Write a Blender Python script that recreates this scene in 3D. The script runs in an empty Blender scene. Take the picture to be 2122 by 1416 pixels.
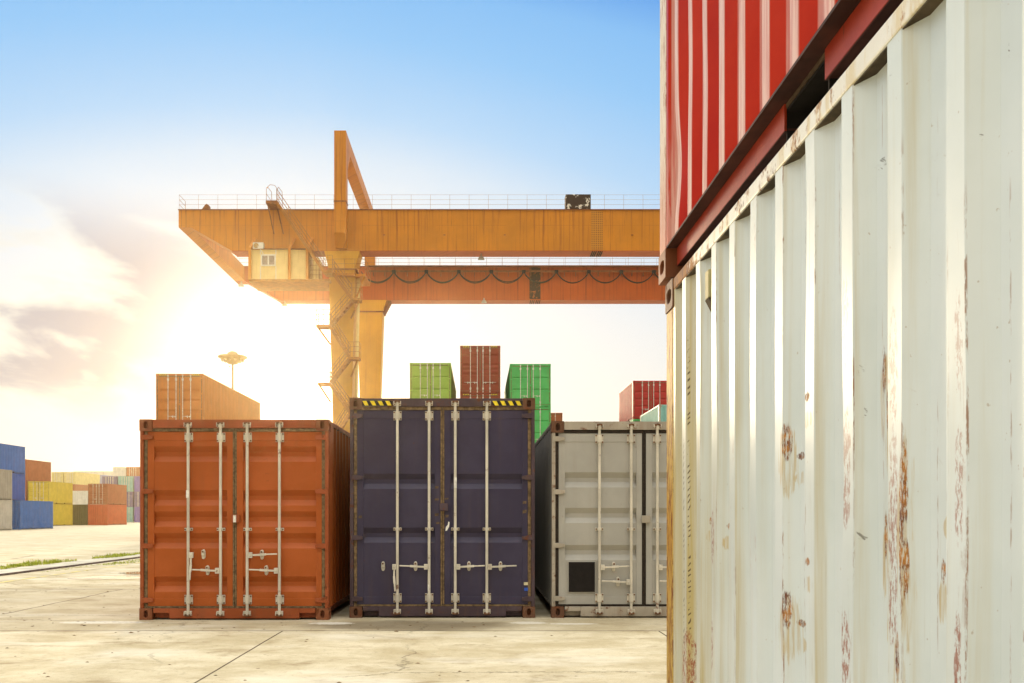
import bpy, math, random
from mathutils import Vector
random.seed(7)
PI = math.pi
R = math.radians
scene = bpy.context.scene
COL = scene.collection

# ------------------------------------------------------------------ camera
CAMH = 1.365
cam_d = bpy.data.cameras.new('camera')
cam = bpy.data.objects.new('camera', cam_d)
COL.objects.link(cam)
cam.location = (0, 0, CAMH)
cam.rotation_euler = (R(90), 0, 0)
cam_d.sensor_width = 36.0
cam_d.lens = 1846.0 / 2122.0 * 36.0
cam_d.shift_x = 0.0320
cam_d.shift_y = 0.1687
cam_d.clip_start = 0.05
cam_d.clip_end = 5000
scene.camera = cam

# ------------------------------------------------------------------ render / view
scene.view_settings.view_transform = 'Standard'
scene.view_settings.look = 'None'
scene.view_settings.gamma = 1.0
scene.view_settings.exposure = 0.0
scene.render.engine = 'CYCLES'
scene.cycles.use_denoising = True
scene.cycles.max_bounces = 6
scene.cycles.volume_bounces = 0
scene.cycles.sample_clamp_indirect = 8.0

# ------------------------------------------------------------------ sun and sky
SUN_AZ = R(-11.2)      # measured from +y towards +x
SUN_EL = R(8.3)
sdir = Vector((math.sin(SUN_AZ) * math.cos(SUN_EL), math.cos(SUN_AZ) * math.cos(SUN_EL), math.sin(SUN_EL)))
sun_d = bpy.data.lights.new('sun', 'SUN')
sun = bpy.data.objects.new('sun', sun_d)
COL.objects.link(sun)
sun_d.energy = 3.5
sun_d.angle = R(10)
sun_d.color = (1.0, 0.82, 0.56)
sun.rotation_euler = (-sdir).to_track_quat('-Z', 'Y').to_euler()
sun.location = (-30, 150, 60)


class NT:
    """tiny helper round a node tree"""
    def __init__(s, nt):
        s.t = nt

    def n(s, kind, **kw):
        nd = s.t.nodes.new(kind)
        for k, v in kw.items():
            setattr(nd, k, v)
        return nd

    def link(s, a, b):
        s.t.links.new(a, b)

    def put(s, sock, v):
        if isinstance(v, bpy.types.NodeSocket):
            s.t.links.new(v, sock)
        elif isinstance(v, (tuple, list)):
            if len(v) == 3 and sock.type == 'RGBA':
                v = (*v, 1)
            sock.default_value = v
        else:
            sock.default_value = v

    def m(s, op, a, b=0.0, c=None, clamp=False):
        nd = s.n('ShaderNodeMath', operation=op, use_clamp=clamp)
        s.put(nd.inputs[0], a)
        s.put(nd.inputs[1], b)
        if c is not None:
            s.put(nd.inputs[2], c)
        return nd.outputs[0]

    def vm(s, op, a, b=(0, 0, 0)):
        nd = s.n('ShaderNodeVectorMath', operation=op)
        s.put(nd.inputs[0], a)
        s.put(nd.inputs[1], b)
        return nd

    def mix(s, f, a, b, blend='MIX'):
        nd = s.n('ShaderNodeMix', data_type='RGBA', blend_type=blend)
        s.put(nd.inputs[0], f)
        s.put(nd.inputs[6], a)
        s.put(nd.inputs[7], b)
        return nd.outputs[2]

    def noise(s, vec, scale=5.0, detail=4.0, rough=0.55, dist=0.0):
        nd = s.n('ShaderNodeTexNoise')
        s.put(nd.inputs['Vector'], vec)
        nd.inputs['Scale'].default_value = scale
        nd.inputs['Detail'].default_value = detail
        nd.inputs['Roughness'].default_value = rough
        nd.inputs['Distortion'].default_value = dist
        return nd.outputs['Fac']

    def ss(s, x, lo, hi):
        """smoothstep lo..hi (also falling when lo > hi)"""
        nd = s.n('ShaderNodeMapRange', interpolation_type='SMOOTHSTEP')
        if lo < hi:
            s.put(nd.inputs[0], x)
            nd.inputs[1].default_value, nd.inputs[2].default_value = lo, hi
            nd.inputs[3].default_value, nd.inputs[4].default_value = 0, 1
        else:
            s.put(nd.inputs[0], x)
            nd.inputs[1].default_value, nd.inputs[2].default_value = hi, lo
            nd.inputs[3].default_value, nd.inputs[4].default_value = 1, 0
        return nd.outputs[0]

    def ramp(s, f, stops, interp='LINEAR'):
        nd = s.n('ShaderNodeValToRGB')
        s.put(nd.inputs[0], f)
        cr = nd.color_ramp
        cr.interpolation = interp
        while len(cr.elements) < len(stops):
            cr.elements.new(0.5)
        for e, (p, c) in zip(cr.elements, stops):
            e.position = p
            e.color = (*c, 1)
        return nd.outputs[0]

    def scale(s, vec, v):
        return s.vm('MULTIPLY', vec, v).outputs[0]

    def sep(s, vec):
        nd = s.n('ShaderNodeSeparateXYZ')
        s.put(nd.inputs[0], vec)
        return nd.outputs

    def comb(s, x, y, z):
        nd = s.n('ShaderNodeCombineXYZ')
        s.put(nd.inputs[0], x); s.put(nd.inputs[1], y); s.put(nd.inputs[2], z)
        return nd.outputs[0]


world = bpy.data.worlds.new('World')
scene.world = world
world.use_nodes = True
w = NT(world.node_tree)
w.t.nodes.clear()
SKYGAIN = 1.6         # radiance of the unseen fill sky added overhead and behind
tc = w.n('ShaderNodeTexCoord')
d = w.vm('NORMALIZE', tc.outputs['Generated']).outputs[0]
dx, dy, dz = w.sep(d)
el = w.m('MULTIPLY', w.m('ARCSINE', dz), 180 / PI)
cosang = w.vm('DOT_PRODUCT', d, tuple(sdir)).outputs['Value']
theta = w.m('MULTIPLY', w.m('ARCCOSINE', w.m('MINIMUM', cosang, 0.99999)), 180 / PI)
b = w.m('ADD', el, w.m('MULTIPLY', w.m('MULTIPLY', w.m('SUBTRACT', theta, 20.0), 0.5), w.ss(el, 4.0, 20.0)))
bn = w.m('DIVIDE', b, 80.0, clamp=True)
clear = w.ramp(bn, [(0.0, (1.02, 0.99, 0.91)), (8.0 / 80, (0.97, 0.96, 0.925)), (12.0 / 80, (0.91, 0.93, 0.95)), (15.5 / 80, (0.82, 0.89, 0.97)), (18.5 / 80, (0.71, 0.84, 0.98)),
                    (22.0 / 80, (0.49, 0.73, 1.0)), (28.0 / 80, (0.31, 0.62, 1.0)),
                    (32.0 / 80, (0.25, 0.56, 0.98)), (36.0 / 80, (0.09, 0.34, 0.88)),
                    (42.0 / 80, (0.30, 0.50, 0.90)), (56.0 / 80, (1.0, 0.97, 0.92))])
fill_sky = w.m('MAXIMUM', w.ss(b, 38.0, 58.0), w.ss(theta, 60.0, 85.0))  # unseen bright sky, shaped overhead and behind to light the yard
dg = w.n('ShaderNodeVectorMath', operation='SCALE'); dg.inputs[0].default_value = (1.02, 1.0, 0.94)
w.put(dg.inputs[3], w.m('ADD', w.m('ADD', 0.48, w.m('MULTIPLY', w.ss(dy, 0.0, 0.5), 0.6)), w.m('MULTIPLY', w.ss(el, 8.0, 75.0), 2.45)))
clear = w.mix(fill_sky, clear, dg.outputs[0])
# low mauve cloud streaks on the left
pl = w.comb(w.m('DIVIDE', dx, w.m('ADD', w.m('ABSOLUTE', dz), 0.35)), dy, w.m('MULTIPLY', dz, 3.4))
cn = w.noise(w.scale(pl, (2.6, 1.0, 3.3)), 1.55, 6.0, 0.52, 0.35)
band = w.m('MULTIPLY', w.ss(el, 4.0, 8.5), w.ss(el, 19.5, 14.0))
az = w.m('MULTIPLY', w.m('ARCTAN2', dx, dy), 180 / PI)
left = w.m('MULTIPLY', w.ss(az, -4.0, -16.0), w.ss(theta, 5.0, 12.0))
cm = w.m('MULTIPLY', w.m('MULTIPLY', w.ss(cn, 0.43, 0.60), band), left)
clear = w.mix(w.m('MULTIPLY', cm, 0.95), clear, (0.50, 0.47, 0.53))
warm = w.m('MULTIPLY', w.m('MULTIPLY', w.ss(cn, 0.36, 0.46), w.ss(cn, 0.60, 0.47)), w.m('MULTIPLY', band, left))
clear = w.mix(w.m('MULTIPLY', warm, 0.30), clear, (1.0, 0.90, 0.66))
# the sun behind thin cloud
g1 = w.m('POWER', 2.718, w.m('MULTIPLY', w.m('POWER', w.m('DIVIDE', theta, 3.6), 2.0), -1.0))
g2 = w.m('POWER', 2.718, w.m('MULTIPLY', w.m('DIVIDE', theta, 11.0), -1.0))
glow = w.vm('ADD', w.vm('SCALE', (1.0, 0.90, 0.70)).outputs[0], (0, 0, 0))
gl = w.n('ShaderNodeVectorMath', operation='SCALE'); gl.inputs[0].default_value = (1.0, 0.86, 0.60)
w.put(gl.inputs[3], w.m('ADD', w.m('MULTIPLY', g1, 2.2), w.m('MULTIPLY', g2, 0.12)))
tot = w.vm('ADD', clear, gl.outputs[0]).outputs[0]
sky = w.n('ShaderNodeTexSky', sky_type='NISHITA')
sky.sun_disc = False
sky.sun_elevation = SUN_EL
sky.sun_rotation = SUN_AZ
bg1 = w.n('ShaderNodeBackground'); w.link(sky.outputs[0], bg1.inputs[0]); bg1.inputs[1].default_value = 0.05
bg2 = w.n('ShaderNodeBackground'); w.link(tot, bg2.inputs[0]); bg2.inputs[1].default_value = 1.0
mx = w.n('ShaderNodeMixShader'); mx.inputs[0].default_value = 0.93
w.link(bg1.outputs[0], mx.inputs[1]); w.link(bg2.outputs[0], mx.inputs[2])
wo = w.n('ShaderNodeOutputWorld'); w.link(mx.outputs[0], wo.inputs[0])

# ------------------------------------------------------------------ materials
MATS = {}
RUST = (0.14, 0.042, 0.012)


def newmat(name):
    m = bpy.data.materials.new(name)
    m.use_nodes = True
    t = NT(m.node_tree)
    b_ = m.node_tree.nodes['Principled BSDF']
    b_.inputs['Specular IOR Level'].default_value = 0.22
    return m, t, b_


def coords(t, rnd=True):
    tc_ = t.n('ShaderNodeTexCoord')
    v = tc_.outputs['Object']
    if rnd:
        oi = t.n('ShaderNodeObjectInfo')
        off = t.m('MULTIPLY', oi.outputs['Random'], 37.0)
        v = t.vm('ADD', v, t.comb(off, off, off)).outputs[0]
    return v


def bump(t, b_, h, strength=0.2, dist=0.01):
    bp = t.n('ShaderNodeBump')
    bp.inputs['Strength'].default_value = strength
    bp.inputs['Distance'].default_value = dist
    t.put(bp.inputs['Height'], h)
    t.link(bp.outputs[0], b_.inputs['Normal'])


def paint(name, col, rough=0.58, dirt=0.35, rust=0.30, streak=0.4, var=0.16, dirtcol=(0.20, 0.13, 0.07), bumpy=0.12):
    """worn enamel on sheet steel"""
    if name in MATS:
        return MATS[name]
    m, t, b_ = newmat(name)
    v = coords(t)
    n1 = t.noise(v, 1.7, 5, 0.6)
    n2 = t.noise(t.scale(v, (7, 7, 0.45)), 1.3, 5, 0.6)
    n3 = t.noise(v, 9.0, 8, 0.68)
    n4 = t.noise(v, 55.0, 3, 0.6)
    dark = tuple(c * 0.70 for c in col)
    lite = tuple(min(0.9, c * 1.12 + 0.02) for c in col)
    c = t.mix(t.ss(n1, 0.35, 0.68), dark, lite)
    c = t.mix(1.0 - var * 2.2 if var < 0.45 else 0.0, c, col)
    c = t.mix(t.m('MULTIPLY', t.ss(n2, 0.50, 0.74), streak * 0.6), c, dirtcol)
    c = t.mix(t.m('MULTIPLY', t.ss(n4, 0.62, 0.78), dirt * 0.55), c, tuple(x * 0.5 for x in col))
    rm = t.m('MULTIPLY', t.ss(n3, 0.66 - rust * 0.20, 0.75 - rust * 0.18), t.ss(n1, 0.38, 0.62))
    rm = t.m('MULTIPLY', rm, min(1.0, rust * 2.2))
    c = t.mix(rm, c, RUST)
    t.put(b_.inputs['Base Color'], c)
    t.put(b_.inputs['Roughness'], t.m('ADD', t.m('MULTIPLY', rm, 0.35), t.m('ADD', rough - 0.08, t.m('MULTIPLY', n3, 0.16))))
    h = t.m('ADD', t.m('MULTIPLY', n1, 1.0), t.m('MULTIPLY', rm, 0.10))
    bump(t, b_, h, bumpy, 0.02)
    MATS[name] = m
    return m


def plain(name, col, rough=0.6, metal=0.0, nscale=12, var=0.25):
    if name in MATS:
        return MATS[name]
    m, t, b_ = newmat(name)
    v = coords(t)
    n = t.noise(v, nscale, 5, 0.6)
    c = t.mix(t.ss(n, 0.3, 0.7), tuple(x * (1 - var) for x in col), tuple(min(1, x * (1 + var)) for x in col))
    t.put(b_.inputs['Base Color'], c)
    b_.inputs['Roughness'].default_value = rough
    b_.inputs['Metallic'].default_value = metal
    MATS[name] = m
    return m


M_ROD = paint('galvanised_rod', (0.66, 0.61, 0.49), 0.45, 0.5, 0.42, 0.35, 0.3, (0.24, 0.13, 0.06))
M_RODFAR = plain('pale_rod', (0.62, 0.58, 0.50), 0.5)
M_GASK = plain('rubber_gasket', (0.17, 0.112, 0.055), 0.75, 0, 20, 0.5)
M_GASKDARK = plain('dark_gasket', (0.030, 0.021, 0.014), 0.75, 0, 20, 0.4)
M_YEL = plain('yellow_sticker', (0.80, 0.62, 0.03), 0.5)
M_BLK = plain('black_sticker', (0.012, 0.011, 0.012), 0.5)
M_BOLT = plain('rusty_bolt', (0.16, 0.075, 0.035), 0.7, 0, 30, 0.4)
M_SHADE_LOUVRE = plain('brown_shade_louvre', (0.075, 0.055, 0.032), 0.8, 0, 9, 0.5)  # painted shade under top rails, and the dark vent louvre
M_DARK = plain('dark_interior', (0.015, 0.012, 0.010), 0.9)
M_PLY = plain('plywood_floor', (0.10, 0.065, 0.04), 0.85)
M_STICKW = plain('white_sticker', (0.72, 0.70, 0.62), 0.6)
M_STICKB = plain('blue_sticker', (0.03, 0.10, 0.45), 0.5)
M_STEEL = plain('rail_steel', (0.16, 0.11, 0.08), 0.5, 0.6, 8, 0.5)
M_GLASS = plain('cabin_glass', (0.33, 0.26, 0.20), 0.15)
M_WHITEPL = plain('white_plastic', (0.72, 0.68, 0.58), 0.45, 0, 6, 0.08)


# ------------------------------------------------------------------ mesh builder
class MB:
    def __init__(s):
        s.v, s.f = [], []
        s.marks = []
        s.m0 = None

    def add(s, vs, fs):
        o = len(s.v)
        s.v.extend(tuple(p) for p in vs)
        s.f.extend(tuple(i + o for i in f) for f in fs)
        return s

    def start(s):
        s.m0 = len(s.f)

    def stop(s):
        s.marks.append((s.m0, len(s.f)))

    def box(s, x0, x1, y0, y1, z0, z1):
        x0, x1 = sorted((x0, x1)); y0, y1 = sorted((y0, y1)); z0, z1 = sorted((z0, z1))
        vs = [(x0, y0, z0), (x1, y0, z0), (x1, y1, z0), (x0, y1, z0), (x0, y0, z1), (x1, y0, z1), (x1, y1, z1), (x0, y1, z1)]
        return s.add(vs, [(0, 3, 2, 1), (4, 5, 6, 7), (0, 1, 5, 4), (1, 2, 6, 5), (2, 3, 7, 6), (3, 0, 4, 7)])

    def hexa(s, bot, top):
        """two quads with the same winding (counter-clockwise from above)"""
        return s.add(list(bot) + list(top), [(0, 3, 2, 1), (4, 5, 6, 7), (0, 1, 5, 4), (1, 2, 6, 5), (2, 3, 7, 6), (3, 0, 4, 7)])

    def prism_y(s, prof, y0, y1):
        """prof: (x, z) counter-clockwise seen from -y"""
        n = len(prof)
        vs = [(x, y0, z) for x, z in prof] + [(x, y1, z) for x, z in prof]
        fs = [tuple(range(n)), tuple(range(2 * n - 1, n - 1, -1))]
        fs += [(i, i + n, (i + 1) % n + n, (i + 1) % n) for i in range(n)]
        return s.add(vs, fs)

    def bar(s, p0, p1, wd, hg, up=(0, 0, 1)):
        p0, p1 = Vector(p0), Vector(p1)
        a = (p1 - p0).normalized()
        u = Vector(up)
        r = a.cross(u)
        if r.length < 1e-4:
            r = a.cross(Vector((1, 0, 0)))
        r.normalize()
        u = r.cross(a).normalized()
        r *= wd / 2; u *= hg / 2
        q = [p0 - r - u, p0 + r - u, p0 + r + u, p0 - r + u, p1 - r - u, p1 + r - u, p1 + r + u, p1 - r + u]
        return s.add(q, [(0, 1, 2, 3), (7, 6, 5, 4), (0, 4, 5, 1), (1, 5, 6, 2), (2, 6, 7, 3), (3, 7, 4, 0)])

    def tube(s, pts, r, n=8, cap=True):
        pts = [Vector(p) for p in pts]
        o = len(s.v)
        prev = None
        for i, p in enumerate(pts):
            a = (pts[min(i + 1, len(pts) - 1)] - pts[max(i - 1, 0)]).normalized()
            if prev is None:
                prev = a.cross(Vector((0.31, 0.87, 0.37)))
                if prev.length < 0.1:
                    prev = a.cross(Vector((1, 0, 0)))
            u = (prev - a * prev.dot(a)).normalized()
            prev = u
            vv = a.cross(u)
            rr = r[i] if isinstance(r, (list, tuple)) else r
            for k in range(n):
                c, sn = math.cos(2 * PI * k / n), math.sin(2 * PI * k / n)
                s.v.append(tuple(p + u * (c * rr) + vv * (sn * rr)))
        for i in range(len(pts) - 1):
            for k in range(n):
                k2 = (k + 1) % n
                s.f.append((o + i * n + k, o + i * n + k2, o + (i + 1) * n + k2, o + (i + 1) * n + k))
        if cap:
            s.f.append(tuple(o + k for k in range(n - 1, -1, -1)))
            e = o + (len(pts) - 1) * n
            s.f.append(tuple(e + k for k in range(n)))
        return s

    def lathe(s, prof, n=24, cx=0, cy=0):
        """prof: (r, z) from bottom to top"""
        o = len(s.v)
        for r, z in prof:
            for k in range(n):
                s.v.append((cx + r * math.cos(2 * PI * k / n), cy + r * math.sin(2 * PI * k / n), z))
        for i in range(len(prof) - 1):
            for k in range(n):
                k2 = (k + 1) % n
                s.f.append((o + i * n + k, o + i * n + k2, o + (i + 1) * n + k2, o + (i + 1) * n + k))
        s.f.append(tuple(o + k for k in range(n - 1, -1, -1)))
        e = o + (len(prof) - 1) * n
        s.f.append(tuple(e + k for k in range(n)))
        return s

    def mesh(s, name):
        me = bpy.data.meshes.new(name)
        me.from_pydata(s.v, [], s.f)
        for a, b_ in s.marks:
            for i in range(a, b_):
                me.polygons[i].material_index = 1
        me.validate()
        me.update()
        return me

    def build(s, name, mat=None, parent=None, smooth=False, bevel=0.0, seg=2):
        me = s.mesh(name)
        if mat is not None:
            me.materials.append(mat)
        return put(name, me, parent, smooth, bevel, seg)


def put(name, me, parent=None, smooth=False, bevel=0.0, seg=2):
    o = bpy.data.objects.new(name, me)
    COL.objects.link(o)
    if parent is not None:
        o.parent = parent
    if smooth:
        for p in me.polygons:
            p.use_smooth = True
    if bevel > 0:
        md = o.modifiers.new('bevel', 'BEVEL')
        md.width = bevel
        md.segments = seg
        md.limit_method = 'ANGLE'
        md.angle_limit = R(40)
    return o


def empty(name, loc=(0, 0, 0), rotz=0.0):
    o = bpy.data.objects.new(name, None)
    o.empty_display_size = 0.3
    COL.objects.link(o)
    o.location = loc
    o.rotation_euler = (0, 0, rotz)
    return o


def tag(o, label=None, cat=None, group=None, kind=None):
    if label: o['label'] = label
    if cat: o['category'] = cat
    if group: o['group'] = group
    if kind: o['kind'] = kind
    return o


def copy_tree(o, parent=None):
    c = o.copy()
    COL.objects.link(c)
    c.parent = parent
    for ch in list(o.children):
        copy_tree(ch, c)
    return c


# ------------------------------------------------------------------ ground
def line_mask(t, coord, x0, wd, wob):
    return t.ss(t.m('ABSOLUTE', t.m('SUBTRACT', t.m('ADD', coord, wob), x0)), wd, wd * 0.35)


def make_ground_mat():
    m, t, b_ = newmat('yard_concrete')
    tc_ = t.n('ShaderNodeTexCoord')
    v = tc_.outputs['Object']
    x, y, z = t.sep(v)
    big = t.noise(v, 0.22, 5, 0.6)
    med = t.noise(t.scale(v, (0.9, 1.2, 1)), 1.1, 8, 0.68)
    fine = t.noise(v, 14.0, 6, 0.7)
    grit = t.noise(v, 110.0, 3, 0.6)
    streak = t.noise(t.scale(v, (0.8, 1.25, 1)), 1.5, 9, 0.72, 0.4)
    c = t.mix(t.ss(med, 0.32, 0.68), (0.43, 0.355, 0.21), (0.63, 0.555, 0.385))
    c = t.mix(t.m('MULTIPLY', t.ss(big, 0.52, 0.72), 0.45), c, (0.34, 0.28, 0.17))
    c = t.mix(t.m('MULTIPLY', t.ss(streak, 0.52, 0.66), 0.60), c, (0.25, 0.175, 0.085))
    c = t.mix(t.m('MULTIPLY', t.ss(fine, 0.54, 0.70), 0.50), c, (0.22, 0.165, 0.10))
    c = t.mix(t.m('MULTIPLY', t.ss(grit, 0.56, 0.68), 0.40), c, (0.20, 0.16, 0.11))
    # pale scoured patches
    c = t.mix(t.m('MULTIPLY', t.ss(t.noise(t.scale(v, (0.8, 1.7, 1)), 0.55, 6, 0.66), 0.50, 0.68), 0.62), c, (0.67, 0.62, 0.49))
    # strip in front of the boxes, of older darker concrete
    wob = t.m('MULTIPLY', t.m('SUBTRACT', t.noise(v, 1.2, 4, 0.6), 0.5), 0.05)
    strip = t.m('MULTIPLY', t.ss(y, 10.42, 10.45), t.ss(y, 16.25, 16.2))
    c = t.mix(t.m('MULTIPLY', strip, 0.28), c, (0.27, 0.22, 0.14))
    # oily damp stain before the navy box
    ds = t.m('ADD', t.m('POWER', t.m('DIVIDE', t.m('ADD', x, 0.85), 1.35), 2.0), t.m('POWER', t.m('DIVIDE', t.m('SUBTRACT', y, 10.95), 0.55), 2.0))
    ds = t.m('ADD', ds, t.m('MULTIPLY', t.m('SUBTRACT', streak, 0.5), 2.2))
    c = t.mix(t.m('MULTIPLY', t.m('MULTIPLY', t.ss(ds, 1.3, 0.35), strip), 0.62), c, (0.10, 0.072, 0.04))
    # leftovers of white paint at the corners of the parked boxes
    pm = None
    for (px, py, rx, ry) in ((-1.85, 11.15, 0.35, 0.16), (0.62, 11.2, 0.30, 0.16), (1.15, 11.1, 0.4, 0.10), (-4.75, 11.25, 0.75, 0.18)):
        e = t.m('ADD', t.m('POWER', t.m('DIVIDE', t.m('SUBTRACT', x, px), rx), 2.0), t.m('POWER', t.m('DIVIDE', t.m('SUBTRACT', y, py), ry), 2.0))
        e = t.ss(t.m('ADD', e, t.m('MULTIPLY', fine, 1.6)), 1.55, 1.15)
        pm = e if pm is None else t.m('MAXIMUM', pm, e)
    c = t.mix(t.m('MULTIPLY', pm, 0.75), c, (0.66, 0.62, 0.52))
    # expansion joints and a few cracks
    j = line_mask(t, y, 10.43, 0.026, wob)
    j = t.m('MAXIMUM', j, t.m('MULTIPLY', line_mask(t, y, 16.26, 0.045, wob), t.ss(x, -1.0, -3.0)))
    j = t.m('MAXIMUM', j, t.m('MULTIPLY', line_mask(t, y, 12.05, 0.016, wob), t.m('MULTIPLY', t.ss(x, -4.2, -4.6), t.ss(fine, 0.38, 0.5))))
    near = t.ss(y, 10.45, 10.40)
    for x0 in (-11.1, -6.7, -2.3, 2.1):
        j = t.m('MAXIMUM', j, t.m('MULTIPLY', line_mask(t, x, x0, 0.014, t.m('MULTIPLY', wob, 0.25)), near))
    mid = t.m('MULTIPLY', t.ss(y, 12.1, 12.2), t.ss(y, 16.3, 16.2))
    j = t.m('MAXIMUM', j, t.m('MULTIPLY', line_mask(t, x, -6.5, 0.02, t.m('MULTIPLY', wob, 2.0)), mid))
    vor = t.n('ShaderNodeTexVoronoi', feature='DISTANCE_TO_EDGE')
    t.put(vor.inputs['Vector'], t.vm('ADD', v, t.comb(t.m('MULTIPLY', med, 0.9), t.m('MULTIPLY', fine, 0.25), 0.0)).outputs[0])
    vor.inputs['Scale'].default_value = 0.22
    crack = t.m('MULTIPLY', t.ss(vor.outputs['Distance'], 0.004, 0.0008), t.ss(big, 0.44, 0.52))
    j = t.m('MAXIMUM', j, t.m('MULTIPLY', crack, 0.5))
    c = t.mix(t.m('MULTIPLY', j, 0.9), c, (0.055, 0.035, 0.018))
    # dark specks: gravel and leaves
    sp = t.n('ShaderNodeTexVoronoi')
    t.put(sp.inputs['Vector'], v)
    sp.inputs['Scale'].default_value = 2.6
    spk = t.m('MULTIPLY', t.ss(t.m('ADD', sp.outputs['Distance'], t.m('MULTIPLY', fine, 0.06)), 0.085, 0.06), t.ss(t.noise(v, 0.7, 3, 0.6), 0.44, 0.52))
    c = t.mix(t.m('MULTIPLY', spk, 0.8), c, (0.11, 0.06, 0.025))
    # the far yard beyond the crane rail is greyer and smoother
    far = t.ss(y, 24.0, 40.0)
    c = t.mix(t.m('MULTIPLY', far, 0.35), c, (0.42, 0.38, 0.29))
    t.put(b_.inputs['Base Color'], c)
    t.put(b_.inputs['Roughness'], t.m('SUBTRACT', 0.95, t.m('MULTIPLY', t.ss(ds, 1.3, 0.35), 0.25)))
    b_.inputs['Specular IOR Level'].default_value = 0.25
    h = t.m('SUBTRACT', t.m('ADD', t.m('MULTIPLY', fine, 0.35), t.m('MULTIPLY', grit, 0.25)), t.m('MULTIPLY', j, 2.0))
    bump(t, b_, h, 0.45, 0.012)
    return m


g = MB()
g.add([(-500, -150, 0), (500, -150, 0), (500, 900, 0), (-500, 900, 0)], [(0, 1, 2, 3)])
tag(g.build('ground', make_ground_mat()), kind='structure')


def make_line_mat():
    m, t, b_ = newmat('worn_yellow_line')
    v = coords(t, False)
    n = t.noise(v, 3.0, 6, 0.7)
    c = t.mix(t.ss(n, 0.42, 0.58), (0.47, 0.41, 0.28), (0.68, 0.56, 0.20))
    t.put(b_.inputs['Base Color'], c)
    b_.inputs['Roughness'].default_value = 0.9
    return m


ml = MB()
ml.add([(-9.62, 16.4, 0.004), (-9.50, 16.4, 0.004), (-9.50, 70, 0.004), (-9.62, 70, 0.004)], [(0, 1, 2, 3)])
tag(ml.build('painted_line', make_line_mat()), kind='structure')

# rail bed: pale concrete strip with a steel rail sunk along it
rb = MB()
rb.add([(-11.75, 5, 0.006), (-10.75, 5, 0.006), (-10.75, 160, 0.006), (-11.75, 160, 0.006)], [(0, 1, 2, 3)])
tag(rb.build('rail_bed', plain('rail_bed_concrete', (0.50, 0.46, 0.36), 0.9, 0, 1.5, 0.22)), kind='structure')
for x0, lab in ((-10.62, 'brown steel crane rail sunk in the concrete left of the orange container'), (18.7, 'steel crane rail sunk in the yard far right behind the white container')):
    rl = MB()
    rl.box(x0 - 0.075, x0 + 0.075, 5, 160, -0.01, 0.012)
    rl.box(x0 - 0.036, x0 + 0.036, 5, 160, 0.010, 0.042)
    tag(rl.build('crane_rail', M_STEEL, None, False, 0.006), lab, 'rail', 'crane rails')


def puddle(cx, cy, rx, ry, seed):
    rnd = random.Random(seed)
    n = 48
    ph = [rnd.random() * 6.28 for _ in range(4)]
    vs = []
    for k in range(n):
        a = 2 * PI * k / n
        f = 1 + 0.16 * math.sin(2 * a + ph[0]) + 0.12 * math.sin(3 * a + ph[1]) + 0.07 * math.sin(5 * a + ph[2]) + 0.04 * math.sin(9 * a + ph[3])
        vs.append((cx + rx * f * math.cos(a), cy + ry * f * math.sin(a), 0.005))
    p = MB()
    p.add(vs, [tuple(range(n))])
    m, t, b_ = newmat('puddle_water')
    b_.inputs['Base Color'].default_value = (0.09, 0.075, 0.05, 1)
    b_.inputs['Roughness'].default_value = 0.03
    b_.inputs['IOR'].default_value = 1.33
    bump(t, b_, t.noise(coords(t, False), 3.0, 2, 0.5), 0.02, 0.01)
    tag(p.build('puddle', m), kind='structure')


puddle(-7.85, 19.2, 0.75, 0.62, 3)
puddle(-7.35, 20.6, 0.85, 0.60, 8)


def grass(name, spots, seed):
    rnd = random.Random(seed)
    mb = MB()
    for (cx, cy, rx, ry, n, h) in spots:
        for _ in range(int(n * 0.55)):
            a = rnd.random() * 2 * PI
            q = math.sqrt(rnd.random())
            clump = 0.55 + 0.45 * math.sin(3.1 * (cy + q * ry * math.sin(a))) * math.sin(1.7 * cy + 5 * q)
            x = cx + rx * q * math.cos(a); y = cy + ry * q * math.sin(a)
            hh = 0.52 * h * (0.35 + 0.75 * rnd.random()) * max(0.35, clump)
            az = rnd.random() * 2 * PI
            ln = hh * rnd.uniform(0.1, 0.7)
            wx, wy = 0.009 * math.cos(az + 1.57), 0.009 * math.sin(az + 1.57)
            tx, ty = ln * math.cos(az), ln * math.sin(az)
            mb.add([(x - wx, y - wy, 0), (x + wx, y + wy, 0), (x + tx * .4 + wx * .8, y + ty * .4 + wy * .8, hh * .65), (x + tx * .4 - wx * .8, y + ty * .4 - wy * .8, hh * .65), (x + tx, y + ty, hh)],
                   [(0, 1, 2, 3), (3, 2, 4)])
    m, t, b_ = newmat('grass_blade')
    v = coords(t, False)
    c = t.mix(t.ss(t.noise(v, 5, 3), 0.35, 0.65), (0.22, 0.27, 0.02), (0.48, 0.50, 0.06))
    t.put(b_.inputs['Base Color'], c)
    b_.inputs['Roughness'].default_value = 0.7
    if 'Transmission Weight' in b_.inputs:
        b_.inputs['Subsurface Weight'].default_value = 0.0
    tag(mb.build(name, m), 'bright green grass tufts growing along the crane rail', 'grass', None, 'stuff')


grass('grass', [(-12.1, 22.4, 0.35, 0.8, 700, 0.20), (-12.1, 24.3, 0.40, 1.3, 1500, 0.30), (-12.0, 25.7, 0.3, 0.6, 300, 0.18),
                (-11.75, 28.8, 0.35, 1.6, 1500, 0.26), (-11.6, 31.2, 0.3, 1.0, 600, 0.2), (-11.3, 34.5, 0.3, 1.6, 800, 0.45),
                (-10.0, 25.4, 0.35, 1.6, 900, 0.10), (-9.9, 27.2, 0.3, 1.0, 500, 0.13), (-10.3, 22.5, 0.12, 2.0, 350, 0.05)], 5)

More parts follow.
